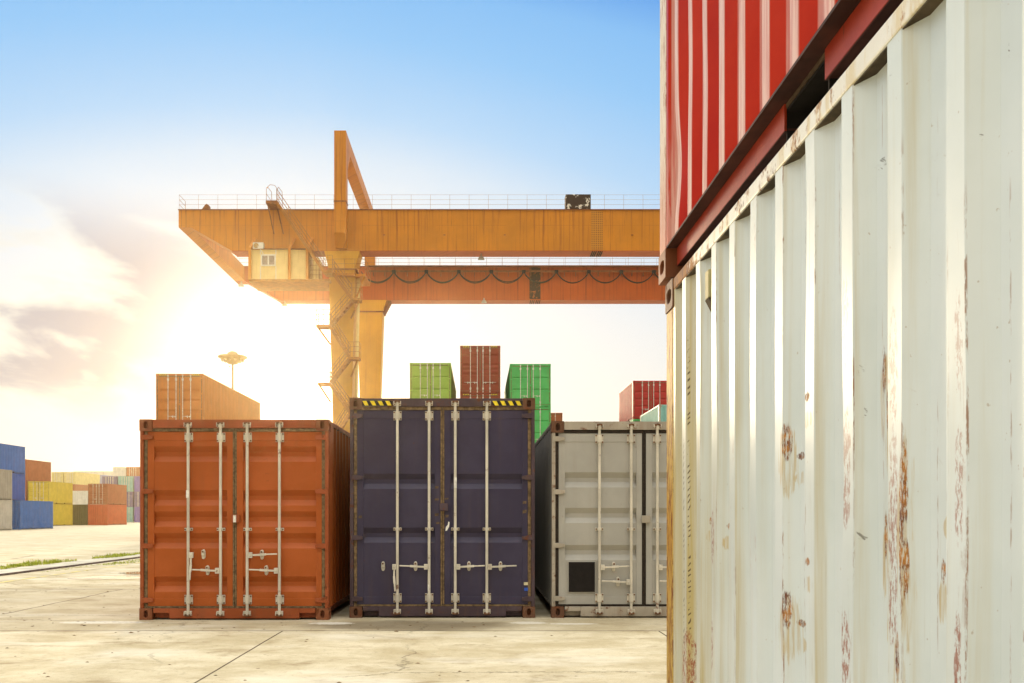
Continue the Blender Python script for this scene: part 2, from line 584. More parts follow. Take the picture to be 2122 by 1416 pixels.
# crumbs of gravel and dry leaf litter strewn over the slabs
rg = random.Random(21)
mb = MB()
for _ in range(420):
    x = rg.uniform(-9.5, 1.0); y = rg.uniform(6.9, 22.0) if rg.random() < 0.8 else rg.uniform(10.2, 11.6)
    if y > 11.3 and x > -4.6:
        continue
    r_ = rg.uniform(0.004, 0.016) * (1.6 if rg.random() < 0.12 else 1.0)
    a0 = rg.random() * 6.28
    n = 5
    ring = [(x + r_ * rg.uniform(0.6, 1.3) * math.cos(a0 + k * 6.283 / n) * 1.5, y + r_ * rg.uniform(0.6, 1.3) * math.sin(a0 + k * 6.283 / n), 0.002) for k in range(n)]
    mb.add(ring + [(x, y, r_ * 0.55)], [(k, (k + 1) % n, n) for k in range(n)])
tag(mb.build('gravel', plain('gravel_and_leaf_crumbs', (0.13, 0.075, 0.032), 0.9, 0, 3, 0.6)), 'brown crumbs of gravel and dry leaves on the concrete', 'gravel', None, 'stuff')

# ------------------------------------------------------------------ shipping containers
CW = 2.438
STD, HC = 2.591, 2.896
L20, L40 = 6.058, 12.192
ROD_X = (-0.592, -0.174, 0.170, 0.586)


def side_profile(L):
    """(y, depth) along the side; y measured from the door end, depth inwards. Pitch 278 mm, counted from the blank end."""
    pts = [(0.16, 0.004), (0.205, 0.004), (0.255, 0.040), (0.295, 0.040)]
    s = 0.363
    while s + 0.072 + 0.068 + 0.070 + 0.068 < L - 0.20:
        pts += [(s, 0.004), (s + 0.072, 0.004), (s + 0.140, 0.040), (s + 0.210, 0.040)]
        s += 0.278
    pts += [(s, 0.004), (L - 0.16, 0.004)]
    return [(L - a, dd) for a, dd in pts][::-1]


def corrugated(x_of, pts, z0, z1, flip=False):
    mb = MB()
    n = len(pts)
    vs = [(x_of(dd), y, z0) for y, dd in pts] + [(x_of(dd), y, z1) for y, dd in pts]
    fs = [(i, i + n, i + 1 + n, i + 1) for i in range(n - 1)]
    if flip:
        fs = [f[::-1] for f in fs]
    mb.add(vs, fs)
    return mb


def side_mesh(L, H, sgn, lo=False):
    pts = side_profile(L)
    return corrugated(lambda dd: sgn * (CW / 2 - dd), pts, 0.155, H - 0.058, flip=(sgn > 0))


def casting_mesh(sx, sy):
    """corner casting at the origin corner; body extends towards -sx and -sy; oval hole on outer front and side"""
    a, b_, h = 0.165, 0.178, 0.150
    mb = MB()
    N = 32

    def face(o, u, v, nrm, hu, hv, ru, rv):
        o, u, v, nrm = Vector(o), Vector(u), Vector(v), Vector(nrm)
        outer, inner, deep = [], [], []
        for k in range(N):
            an = 2 * PI * (k + 0.5) / N
            c, s_ = math.cos(an), math.sin(an)
            f = min(hu / max(abs(c), 1e-6), hv / max(abs(s_), 1e-6))
            outer.append(o + u * (c * f) + v * (s_ * f))
            # stadium-like oval
            e = (abs(c / ru) ** 2.6 + abs(s_ / rv) ** 2.6) ** (-1 / 2.6)
            inner.append(o + u * (c * e) + v * (s_ * e))
            deep.append(o + u * (c * e) + v * (s_ * e) - nrm * 0.06)
        vs = outer + inner + deep
        fs = []
        for k in range(N):
            k2 = (k + 1) % N
            fs.append((k, k2, k2 + N, k + N))
            fs.append((k + N, k2 + N, k2 + 2 * N, k + 2 * N))
        fs.append(tuple(k + 2 * N for k in range(N)))
        mb.add(vs, fs)
    # front (normal sy*y) and side (normal sx*x) with holes; sizes a (x), b (y), h (z)
    face((-sx * a / 2, 0, h / 2), (1, 0, 0), (0, 0, 1), (0, sy, 0), a / 2, h / 2, 0.027, 0.048)
    face((0, -sy * b_ / 2, h / 2), (0, 1, 0), (0, 0, 1), (sx, 0, 0), b_ / 2, h / 2, 0.050, 0.034)
    x1, y1 = -sx * a, -sy * b_
    mb.add([(0, 0, h), (x1, 0, h), (x1, y1, h), (0, y1, h)], [(0, 1, 2, 3)])
    mb.add([(0, 0, 0), (x1, 0, 0), (x1, y1, 0), (0, y1, 0)], [(3, 2, 1, 0)])
    mb.add([(x1, 0, 0), (x1, y1, 0), (x1, y1, h), (x1, 0, h)], [(0, 1, 2, 3)])
    mb.add([(0, y1, 0), (x1, y1, 0), (x1, y1, h), (0, y1, h)], [(0, 1, 2, 3)])
    return mb


def groove_door(x0, x1, z0, z1, grooves, gh, yf=0.030, depth=0.046, lip=0.0):
    """door leaf: flush steel frame with a pressed panel that carries horizontal grooves"""
    mb = MB()
    sx0, sx1 = (0.085, 0.075)
    bz, tz = 0.10, 0.115
    mb.box(x0, x0 + sx0, yf, yf + 0.05, z0, z1)
    mb.box(x1 - sx1, x1, yf, yf + 0.05, z0, z1)
    xa, xb = x0 + sx0, x1 - sx1
    mb.box(xa, xb, yf + 0.001, yf + 0.05, z0, z0 + bz)
    mb.box(xa, xb, yf + 0.001, yf + 0.05, z1 - tz, z1)
    za, zb = z0 + bz, z1 - tz
    pf = yf + 0.006
    prof = [(pf, za)]
    for gz in sorted(grooves):
        prof += [(pf, gz), (pf + depth, gz + gh * 0.36), (pf + depth, gz + gh * 0.64), (pf, gz + gh)]
    prof.append((pf, zb))
    n = len(prof)
    vs = [(xa, y, z) for y, z in prof] + [(xb, y, z) for y, z in prof]
    mb.add(vs, [(i, i + n, i + 1 + n, i + 1) for i in range(n - 1)])
    return mb


def rod_mesh(H, fine):
    mb = MB()
    if fine:
        mb.tube([(0, 0, 0.095), (0, 0, H - 0.085)], 0.0185, 12)
        for zc, sg in ((0.085, -1), (H - 0.075, 1)):
            mb.tube([(0, 0, zc - 0.030), (0, 0, zc + 0.030)], 0.026, 10)
            mb.start()
            mb.box(-0.038, -0.012, -0.030, 0.012, zc - 0.012 + sg * 0.022, zc + 0.014 + sg * 0.022)
            mb.box(0.012, 0.038, -0.024, 0.012, zc - 0.012 + sg * 0.024, zc + 0.014 + sg * 0.024)
            mb.box(-0.010, 0.010, -0.034, 0.010, zc - 0.01 + sg * 0.03, zc + 0.01 + sg * 0.03)
            mb.stop()
    else:
        mb.tube([(0, 0, 0.07), (0, 0, H - 0.06)], 0.022, 6)
        for zc in (0.30, H - 0.30):
            mb.box(-0.045, 0.045, -0.02, 0.02, zc - 0.06, zc + 0.06)
        for zc in (0.09, H - 0.08):
            mb.box(-0.035, 0.035, -0.03, 0.012, zc - 0.025, zc + 0.025)
    return mb


def keeper_mesh():
    """cam keeper on header or sill: two lugs on a plate"""
    mb = MB()
    mb.box(-0.048, 0.048, 0.0, 0.012, -0.032, 0.032)
    mb.box(-0.048, -0.040, -0.030, 0.001, -0.026, 0.026)
    mb.box(0.040, 0.048, -0.030, 0.001, -0.026, 0.026)
    mb.start()
    for k in (-1, 1):
        mb.tube([(0.052 * k, -0.02, -0.018), (0.030 * k, -0.02, -0.018)], 0.010, 8)
    mb.stop()
    return mb


def bracket_mesh(hh):
    mb = MB()
    if hh > 0.05:
        mb.box(-0.054, 0.054, 0.018, 0.028, -hh, hh)
        mb.tube([(0, 0, -hh * 0.80), (0, 0, hh * 0.80)], 0.0265, 12)
        for sx in (-1, 1):
            mb.box(sx * 0.020, sx * 0.030, 0, 0.019, -hh * 0.8, hh * 0.8)
            for sz in (-1, 1):
                mb.start(); mb.tube([(sx * 0.042, 0.018, sz * hh * 0.72), (sx * 0.042, 0.006, sz * hh * 0.72)], 0.0105, 8); mb.stop()
        for sz in (-1, 0, 1):
            mb.tube([(0.0, -0.0262, sz * hh * 0.45), (0.0, -0.030, sz * hh * 0.45)], 0.005, 6)
    else:
        mb.box(-0.054, 0.054, 0.016, 0.028, -hh, hh)
        mb.tube([(0, 0, -hh), (0, 0, hh)], 0.0255, 12)
        for sx in (-1, 1):
            mb.start(); mb.tube([(sx * 0.041, 0.016, 0), (sx * 0.041, 0.004, 0)], 0.0105, 8); mb.stop()
    return mb


def handle_mesh(sgn, down=False):
    """hub clamped on the rod and a flat lever; lever towards +x * sgn, or hanging down"""
    mb = MB()
    mb.box(min(0.014 * sgn, 0.066 * sgn), max(0.014 * sgn, 0.066 * sgn), -0.026, 0.024, -0.036, 0.036)
    mb.tube([(0.040 * sgn, -0.026, 0), (0.040 * sgn, -0.034, 0)], 0.012, 8)
    if down:
        pts = [(0.040 * sgn, -0.012, -0.03), (0.042 * sgn, -0.022, -0.12), (0.034 * sgn, -0.030, -0.22), (0.028 * sgn, -0.024, -0.32)]
        wd = [0.020, 0.026, 0.020, 0.014]
        for i in range(3):
            mb.bar(pts[i], pts[i + 1], 0.030 if i == 1 else 0.022, 0.012, (0, 1, 0))
    else:
        pts = [(0.06 * sgn, -0.010, 0.0), (0.15 * sgn, -0.024, 0.004), (0.25 * sgn, -0.030, 0.012), (0.39 * sgn, -0.018, 0.016)]
        hs = (0.024, 0.030, 0.018)
        for i in range(3):
            mb.bar(pts[i], pts[i + 1], 0.012, hs[i])
    return mb


def catch_mesh():
    """oval handle keeper plate with a knob"""
    mb = MB()
    n = 16
    prof = []
    for k in range(n):
        a = 2 * PI * k / n
        prof.append((0.025 * math.cos(a), 0.064 * math.copysign(abs(math.sin(a)) ** 0.6, math.sin(a))))
    mb.prism_y(prof, -0.002, 0.012)
    prof2 = [(0.020 * math.cos(2 * PI * k / 12), 0.034 + 0.026 * math.sin(2 * PI * k / 12)) for k in range(12)]
    mb.prism_y(prof2, -0.036, -0.002)
    mb.start(); mb.tube([(0, -0.036, 0.036), (0, -0.048, 0.036)], 0.013, 8); mb.stop()
    mb.box(-0.018, 0.018, -0.040, -0.002, -0.010, 0.014)
    mb.box(-0.016, 0.016, -0.018, -0.002, -0.056, -0.030)
    return mb


def hinge_mesh(sgn):
    """tapered hinge blade; pin at x=0, blade towards +x*sgn"""
    mb = MB()
    prof = [(0.0, -0.030), (0.060, -0.034), (0.150, -0.020), (0.150, 0.020), (0.060, 0.034), (0.0, 0.030)]
    if sgn < 0:
        prof = [(-x, z) for x, z in prof][::-1]
    mb.prism_y(prof, -0.022, 0.004)
    mb.tube([(0.006 * sgn, -0.006, -0.052), (0.006 * sgn, -0.006, 0.052)], 0.017, 10)
    return mb


PROTO = {}


def proto(key, fn):
    if key not in PROTO:
        PROTO[key] = fn()
    return PROTO[key]


def place(name, key, fn, mat, parent, loc, smooth=False, bevel=0.0):
    """a small fitting with shared mesh data per (kind, material)"""
    k = (key, mat.name)
    if k not in PROTO:
        me = fn().mesh(name)
        me.materials.append(mat)
        me.materials.append(M_BOLT)
        PROTO[k] = me
    o = put(name, PROTO[k], parent, smooth, bevel)
    o.location = loc
    return o


def tri_smooth(o):
    pass


def container(label, loc, H=STD, L=L40, mat=None, grooves=5, detail=2, doors=True, group=None, frame_mat=None,
              cast_mat=None, gask=None, handles='std', stripes=False, rod_mat=None, pockets=True, groove_h=0.20, side_mat=None, cat='container', lip_mat=None):
    """detail 3: front row with every fitting; 2: middle distance; 1: far away"""
    root = empty('shipping_container', loc)
    tag(root, label, cat, group)
    fm = frame_mat or mat
    cm = cast_mat or fm
    rm = rod_mat or (M_ROD if detail == 3 else M_RODFAR)
    gk = gask or M_GASK
    W2 = CW / 2
    bv = 0.006 if detail == 3 else 0.0
    # posts
    zt = H - 0.150
    for sx in (-1, 1):
        for (ya, yb) in ((0.004, 0.140), (L - 0.160, L - 0.002)):
            wd = 0.048 if ya < 1 and doors else 0.090
            if detail >= 2:
                MB().box(sx * (W2 - 0.001), sx * (W2 - wd), ya, yb, 0.150, zt).build('corner_post', fm, root, False, bv)
    if detail >= 2:
        for sx in (-1, 1):
            MB().box(sx * W2, sx * (W2 - 0.060), 0.178, L - 0.178, H - 0.065, H - 0.005).build('top_rail', fm, root, False, bv)
            br = MB()
            lipm = MB().box(sx * W2, sx * (W2 - 0.062), 0.178, L - 0.178, 0.150, 0.160)      # top flange
            cy = L / 2
            gaps = []
            if pockets:
                gaps = [(cy - 1.025 - 0.178, cy - 1.025 + 0.178), (cy + 1.025 - 0.178, cy + 1.025 + 0.178)]
            ys = [0.178] + [q for gp in gaps for q in gp] + [L - 0.178]
            for i in range(0, len(ys), 2):
                br.box(sx * (W2 - 0.056), sx * (W2 - 0.064), ys[i], ys[i + 1], 0.058, 0.1495)
            for i in range(0, len(ys), 2):
                lipm.box(sx * (W2 - 0.0645), sx * (W2 - 0.125), ys[i], ys[i + 1], 0.058, 0.066)
                lipm.box(sx * (W2 - 0.058), sx * (W2 - 0.0645), ys[i], ys[i + 1], 0.055, 0.0575)
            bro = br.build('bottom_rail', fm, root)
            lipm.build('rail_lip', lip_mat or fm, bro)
        if pockets and detail == 3:
            for gp in ((L / 2 - 1.203, L / 2 - 0.847), (L / 2 + 0.847, L / 2 + 1.203)):
                fp = MB()
                xx = W2 - 0.066
                fp.box(-xx, xx, gp[0] - 0.008, gp[0] - 0.0005, 0.024, 0.134)
                fp.box(-xx, xx, gp[1] + 0.0005, gp[1] + 0.008, 0.024, 0.134)
                fp.box(-xx, xx, gp[0] - 0.0005, gp[1] + 0.0005, 0.124, 0.134)
                fp.box(-xx + 0.04, xx - 0.04, gp[0] - 0.0005, gp[1] + 0.0005, 0.024, 0.030)
                fp.build('fork_pocket', M_DARK, root)
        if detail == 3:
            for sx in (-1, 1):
                MB().box(sx * (W2 - 0.006), sx * (W2 - 0.056), 0.178, L - 0.178, H - 0.0695, H - 0.0655).build('rail_shade_strip', M_SHADE_LOUVRE, root)  # dark strip painting the shade under the top rail, along the sealant line
        for sx in (-1, 1):
            for sy, y in ((-1, 0.0), (1, L)):
                if detail == 2 and sy > 0 and False:
                    continue
                for z in (0.0, H - 0.150):
                    key = ('cast', sx, sy)
                    place('corner_casting', key, lambda: casting_mesh(sx, sy), cm, root, (sx * (W2 + 0.004), y + sy * 0.003, z), False, 0.006 if detail == 3 else 0)
    else:
        fr = MB()
        for sx in (-1, 1):
            for (ya, yb) in ((0, 0.14), (L - 0.14, L)):
                fr.box(sx * W2, sx * (W2 - 0.12), ya, yb, 0.0, H)
            fr.box(sx * W2, sx * (W2 - 0.07), 0.14, L - 0.14, H - 0.08, H - 0.002)
            fr.box(sx * W2, sx * (W2 - 0.07), 0.14, L / 2 - 1.2, 0.002, 0.16)
            fr.box(sx * W2, sx * (W2 - 0.07), L / 2 - 0.85, L / 2 + 0.85, 0.002, 0.16)
            fr.box(sx * W2, sx * (W2 - 0.07), L / 2 + 1.2, L - 0.14, 0.002, 0.16)
        fr.box(-W2 + 0.12, W2 - 0.12, 0.002, 0.10, H - 0.11, H - 0.002)
        fr.box(-W2 + 0.12, W2 - 0.12, 0.002, 0.10, 0.012, 0.15)
        fr.build('frame', fm, root)
    # sides, roof, floor, blank end
    for sx in (-1, 1):
        key = ('side', L, H, sx, (side_mat or mat).name)
        if key not in PROTO:
            me = side_mesh(L, H, sx).mesh('side_panel')
            me.materials.append(side_mat or mat)
            PROTO[key] = me
        put('side_panel', PROTO[key], root)
    key = ('roof', L, H, mat.name)
    if key not in PROTO:
        rf = MB()
        rf.box(-W2 + 0.060, W2 - 0.060, 0.10, L - 0.06, H - 0.035, H - 0.020)
        me = rf.mesh('roof_panel'); me.materials.append(mat)
        PROTO[key] = me
    put('roof_panel', PROTO[key], root)
    if detail >= 2:
        MB().box(-W2 + 0.062, W2 - 0.062, 0.14, L - 0.09, 0.135, 0.152).build('floor_panel', M_PLY, root)

    def end_sheet(yf, sgn):
        e = MB()
        n_ = 8
        x0, x1 = -W2 + 0.09, W2 - 0.09
        pts = []
        p = (x1 - x0) / n_
        for i in range(n_):
            a = x0 + i * p
            pts += [(a, 0.0), (a + p * 0.36, 0.0), (a + p * 0.50, 0.044), (a + p * 0.86, 0.044)]
        pts.append((x1, 0.0))
        n = len(pts)
        vs = [(x, yf + sgn * dd, 0.13) for x, dd in pts] + [(x, yf + sgn * dd, H - 0.11) for x, dd in pts]
        fs = [(i, i + 1, i + 1 + n, i + n) for i in range(n - 1)]
        if sgn < 0:
            fs = [f[::-1] for f in fs]
        e.add(vs, fs)
        e.box(x0, x1, yf, yf + sgn * 0.06, H - 0.11, H - 0.01)
        e.box(x0, x1, yf, yf + sgn * 0.06, 0.012, 0.13)
        return e
    end_sheet(L - 0.015, -1).build('end_panel', mat, root)
    if not doors:
        end_sheet(0.015, 1).build('end_panel', mat, root)
        return root
    # header and sill
    if detail >= 2:
        hd = MB()
        hd.box(-W2 + 0.165, W2 - 0.165, 0.006, 0.11, H - 0.112, H - 0.004)
        hd.box(-W2 + 0.050, -W2 + 0.165, 0.014, 0.11, H - 0.152, H - 0.150)
        hd.build('door_header', fm, root, False, bv)
        sl = MB()
        a, bq = W2 - 0.170, W2 - 0.170 - 0.21
        sl.box(-bq, bq, 0.006, 0.12, 0.018, 0.148)
        for sx in (-1, 1):
            sl.box(sx * bq, sx * a, 0.006, 0.12, 0.088, 0.148)
            sl.box(sx * bq, sx * a, 0.085, 0.12, 0.018, 0.088)
        sl.build('door_sill', fm, root, False, bv)
    zd0, zd1 = 0.176, H - 0.157
    pitch = None
    if grooves == 5:
        gs = [0.30 if False else (1375 - q) / 374.0 * 1.0 for q in (1240, 1030, 925, 822, 610)]
        gs = [g_ + (H - STD) * 0.5 for g_ in gs]
    elif grooves == 3:
        gs = [0.78, 1.27, 1.74]
        gs = [q * (H / STD) - 0.02 for q in gs]
    elif grooves == 2:
        gs = [0.99, 1.70]
    else:
        gs = [0.55 + i * (H - 1.1) / max(1, grooves - 1) for i in range(grooves)]
    gh = groove_h
    for side in (-1, 1):
        x0, x1 = (-W2 + 0.092, -0.026) if side < 0 else (0.026, W2 - 0.092)
        key = ('door', H, side, grooves, mat.name, gh)
        if key not in PROTO:
            dm = groove_door(x0, x1, zd0, zd1, gs, gh)
            me = dm.mesh('door'); me.materials.append(mat)
            PROTO[key] = me
        door = put('door', PROTO[key], root, False, 0.004 if detail == 3 else 0)
        if detail >= 2:
            gb = MB()
            xo, xi = (-W2 + 0.050, -0.002) if side < 0 else (0.002, W2 - 0.050)
            gb.box(xo, xi, 0.022, 0.07, zd1 + 0.002, H - 0.114)
            gb.box(xo, xi, 0.022, 0.07, 0.150, zd0 - 0.002)
            gb.box(xo, x0 - 0.001, 0.026, 0.07, zd0, zd1)
            gb.box(x1 + 0.001, xi, 0.024, 0.07, zd0, zd1)
            gb.build('door_gasket', gk, door, False, 0.004 if detail == 3 else 0)
        rods = ROD_X[:2] if side < 0 else ROD_X[2:]
        for i, rx in enumerate(rods):
            yr = -0.002
            if detail == 3:
                place('locking_rod', ('rod3', H), lambda: rod_mesh(H, True), rm, door, (rx, yr, 0), False, 0.0)
                for zc in (0.262, H - 0.232):
                    place('rod_bracket', 'br', lambda: bracket_mesh(0.060), rm, door, (rx, yr, zc), False, 0.003)
                place('rod_guide', 'brs', lambda: bracket_mesh(0.019), rm, door, (rx, yr, 1.17), False, 0.003)
                place('cam_keeper', 'keep', keeper_mesh, rm, root, (rx, -0.006, 0.085), False, 0.003)
                place('cam_keeper', 'keep', keeper_mesh, rm, root, (rx, -0.006, H - 0.072), False, 0.003)
            elif detail == 2:
                place('locking_rod', ('rod2', H), lambda: rod_mesh(H, False), rm, door, (rx, yr, 0))
            else:
                place('locking_rod', ('rod1', H), lambda: MB().box(-0.032, 0.032, -0.02, 0.02, 0.08, H - 0.08), rm, door, (rx, 0.006, 0))
        if detail >= 2:
            hz = [0.255, 0.955, 1.66, H - 0.232] if H < 2.7 else [0.25, 1.055, 1.85, H - 0.235]
            for z in hz:
                hx = -W2 + 0.022 if side < 0 else W2 - 0.022
                place('hinge', ('hinge', side), lambda: hinge_mesh(-side), fm if detail == 3 else mat, door, (hx, 0.018, z), False, 0.004 if detail == 3 else 0)
        # handles: (rod index, z, direction, catch dx)
        if detail >= 2:
            hh = HANDLES[handles][0 if side < 0 else 1]
            for (ri, z, dr, cdx, cz) in hh:
                rx = rods[ri]
                if dr != 0:
                    hm = ('hand', abs(dr), dr > 0)
                    if abs(dr) == 2:
                        place('handle', hm, lambda: handle_mesh(1 if dr > 0 else -1, True), rm, door, (rx, yr, z), False, 0.003 if detail == 3 else 0)
                    else:
                        place('handle', hm, lambda: handle_mesh(dr), rm, door, (rx, yr, z), False, 0.003 if detail == 3 else 0)
                if cdx:
                    place('handle_catch', 'catch', catch_mesh, rm, door, (rx + cdx, 0.026, cz), False, 0.003 if detail == 3 else 0)
    if detail >= 2 and handles != 'none':
        lb = MB()
        lb.box(-0.055, 0.055, -0.014, 0.020, -0.05, 0.05)
        lbx = {'c1': (0.02, 1.31), 'c2': (0.02, 1.46), 'c3': (0.02, 1.30)}.get(handles, (0.02, 1.3))
        o = lb.build('lock_box', fm, root, False, 0.006)
        o.location = (lbx[0], 0, lbx[1])
    if stripes:
        for sx in (-1, 1):
            cx = sx * 0.857
            bk = MB()
            bk.box(cx - 0.20, cx + 0.20, 0.0045, 0.008, H - 0.098, H - 0.038)
            pb = bk.build('warning_sticker', M_BLK if detail == 3 else M_BLK, root)
            yb = MB()
            for k in range(4):
                xa = cx - 0.185 + k * 0.100
                vs = [(xa + 0.022, 0.0025, H - 0.098), (xa + 0.072, 0.0025, H - 0.098), (xa + 0.042, 0.0025, H - 0.038), (xa - 0.012, 0.0025, H - 0.038)]
                yb.add(vs, [(0, 1, 2, 3)])
            yb.build('yellow_stripe', M_YEL, pb)
    return root


# (rod index in the door, height, +1/-1 lever right/left, +-2 lever hanging on that side, catch offset, catch height)
HANDLES = {
    'c1': ([(0, 0.837, 2, 0.19, 0.847), (1, 0.636, -1, -0.175, 0.64)], [(0, 0.837, 1, 0.185, 0.842), (1, 0.636, -1, -0.175, 0.64)]),
    'c2': ([(0, 0.673, -2, -0.19, 0.68), (1, 0.673, -1, -0.18, 0.68)], [(0, 0.673, 1, 0.18, 0.68), (1, 0.673, 1, 0.18, 0.68)]),
    'c3': ([(0, 0.667, 1, 0.19, 0.675), (1, 0.473, -1, -0.17, 0.475)], [(0, 0.667, 1, 0.19, 0.675), (1, 0.473, -1, -0.17, 0.475)]),
    'std': ([(1, 0.66, -1, -0.18, 0.66)], [(1, 0.66, -1, -0.18, 0.66)]),
    'four': ([(0, 0.66, -1, -0.16, 0.66), (1, 0.66, -1, -0.16, 0.66)], [(0, 0.66, 1, 0.16, 0.66), (1, 0.66, 1, 0.16, 0.66)]),
    'none': ([], []),
}

# --- front row
P_ORANGE = paint('orange_brown_paint', (0.40, 0.088, 0.011), 0.45, 0.35, 0.22, 0.30, 0.16, (0.20, 0.07, 0.03))
P_ORANGE_F = paint('orange_brown_frame', (0.33, 0.075, 0.018), 0.5, 0.6, 0.55, 0.5, 0.25, (0.16, 0.07, 0.03))
P_NAVY = paint('navy_paint', (0.046, 0.038, 0.070), 0.40, 0.3, 0.16, 0.25, 0.14, (0.13, 0.08, 0.06))
P_NAVY_F = paint('navy_frame', (0.075, 0.048, 0.056), 0.5, 0.6, 0.62, 0.6, 0.3, (0.13, 0.07, 0.035))
P_GREY = paint('grey_paint', (0.40, 0.385, 0.335), 0.45, 0.3, 0.20, 0.22, 0.12, (0.28, 0.21, 0.13))
P_GREY_F = paint('grey_frame', (0.40, 0.35, 0.27), 0.5, 0.6, 0.62, 0.6, 0.25, (0.20, 0.10, 0.045))
P_CAST = paint('rusty_casting', (0.14, 0.062, 0.030), 0.65, 0.6, 0.7, 0.5, 0.3)
P_CAST_O = paint('rusty_orange_casting', (0.24, 0.075, 0.025), 0.6, 0.6, 0.6, 0.5, 0.3)

GF = 'front row of containers with their doors to the camera'
c1 = container('orange brown container at the left end of the front row with five grooves per door', (-3.165, 11.5, 0), STD, L40, P_ORANGE, 5, 3, True, GF, P_ORANGE_F, P_CAST_O, None, 'c1')
c2 = container('tall navy container in the middle of the front row with yellow and black corner stripes', (-0.486, 11.73, 0), HC, L40, P_NAVY, 2, 3, True, GF, P_NAVY_F, P_CAST, None, 'c2', True)
c3 = container('light grey container with a black square on its door, partly behind the white container', (2.175, 11.73, 0), STD, L40, P_GREY, 3, 3, True, GF, P_GREY_F, P_CAST, M_GASKDARK, 'c3')
# small stickers and plates on the doors
MB().box(-0.007, 0.030, -0.0175, -0.0145, 1.262, 1.352).build('lock_label', M_STICKW, c1)
MB().box(-0.612, -0.576, -0.0255, -0.0225, 1.575, 1.675).build('rod_label', M_STICKW, c1)
MB().box(0.155, 0.190, -0.0255, -0.0225, 1.71, 1.85).build('rod_label', M_STICKW, c2)
sc_ = MB()
sc_.prism_y([(0.04, 1.145), (0.062, 1.15), (0.088, 1.20), (0.095, 1.262), (0.078, 1.268), (0.070, 1.225), (0.046, 1.20)], 0.0265, 0.0290)
sc_.build('torn_sticker', M_STICKW, c2)
MB().box(1.075, 1.130, 0.0265, 0.029, 0.43, 0.468).build('sticker', plain('cream_sticker', (0.62, 0.55, 0.33), 0.6), c2)
MB().box(1.080, 1.128, 0.0265, 0.029, 0.355, 0.395).build('sticker', M_STICKB, c2)
MB().box(-0.190, -0.172, -0.0255, -0.0225, 0.36, 0.44).build('rod_label', M_STICKW, c2)
M_TAPE = plain('tape_residue', (0.13, 0.085, 0.05), 0.7, 0, 14, 0.4)
for (ra, rz_, rw, rh) in ((-0.075, 1.72, 0.05, 0.035), (-0.075, 1.56, 0.055, 0.03), (0.055, 1.57, 0.05, 0.025), (-0.075, 1.36, 0.055, 0.04), (0.06, 1.34, 0.045, 0.04), (-0.06, 1.25, 0.05, 0.03), (1.085, 1.52, 0.05, 0.04), (1.085, 1.40, 0.055, 0.05), (-1.085, 1.33, 0.045, 0.04)):
    MB().prism_y([(ra - rw / 2, rz_ - rh / 2), (ra + rw * 0.42, rz_ - rh * 0.38), (ra + rw / 2, rz_ + rh / 2), (ra - rw * 0.45, rz_ + rh * 0.40)], 0.0275, 0.0292).build('tape_scrap', M_TAPE, c2)
pl_ = MB()
pl_.box(-1.005, -0.640, 0.020, 0.034, 0.330, 0.745)
plate = pl_.build('door_plate', P_GREY, c3, False, 0.003)
MB().box(-0.995, -0.650, 0.016, 0.0195, 0.340, 0.735).build('black_square', M_DARK, plate)


# --- the white and the red container beside the camera
WH_Y0 = 4.79 - L20
WHX = 1.005 + CW / 2


def spot_mask(t, y, z, lst, nz, thr=1.0):
    out = None
    for (yc, zc, ry, rz) in lst:
        e = t.m('ADD', t.m('POWER', t.m('DIVIDE', t.m('SUBTRACT', y, yc), ry), 2.0), t.m('POWER', t.m('DIVIDE', t.m('SUBTRACT', z, zc), rz), 2.0))
        e = t.m('ADD', e, t.m('MULTIPLY', t.m('SUBTRACT', nz, 0.5), 3.2))
        e = t.ss(e, 1.0, 0.55)
        out = e if out is None else t.m('MAXIMUM', out, e)
    return out


def side_px(px, py, X=1.005):
    Y = 1846.0 * X / (px - 993.0)
    return (Y - WH_Y0, CAMH - (py - 1066.0) * Y / 1846.0)


def px_spots(lst):
    out = []
    for (px, py, hw, hh) in lst:
        yy, zz = side_px(px, py)
        y2, _ = side_px(px + hw, py)
        _, z2 = side_px(px, py + hh)
        out.append((yy, zz, abs(y2 - yy), abs(z2 - zz)))
    return out


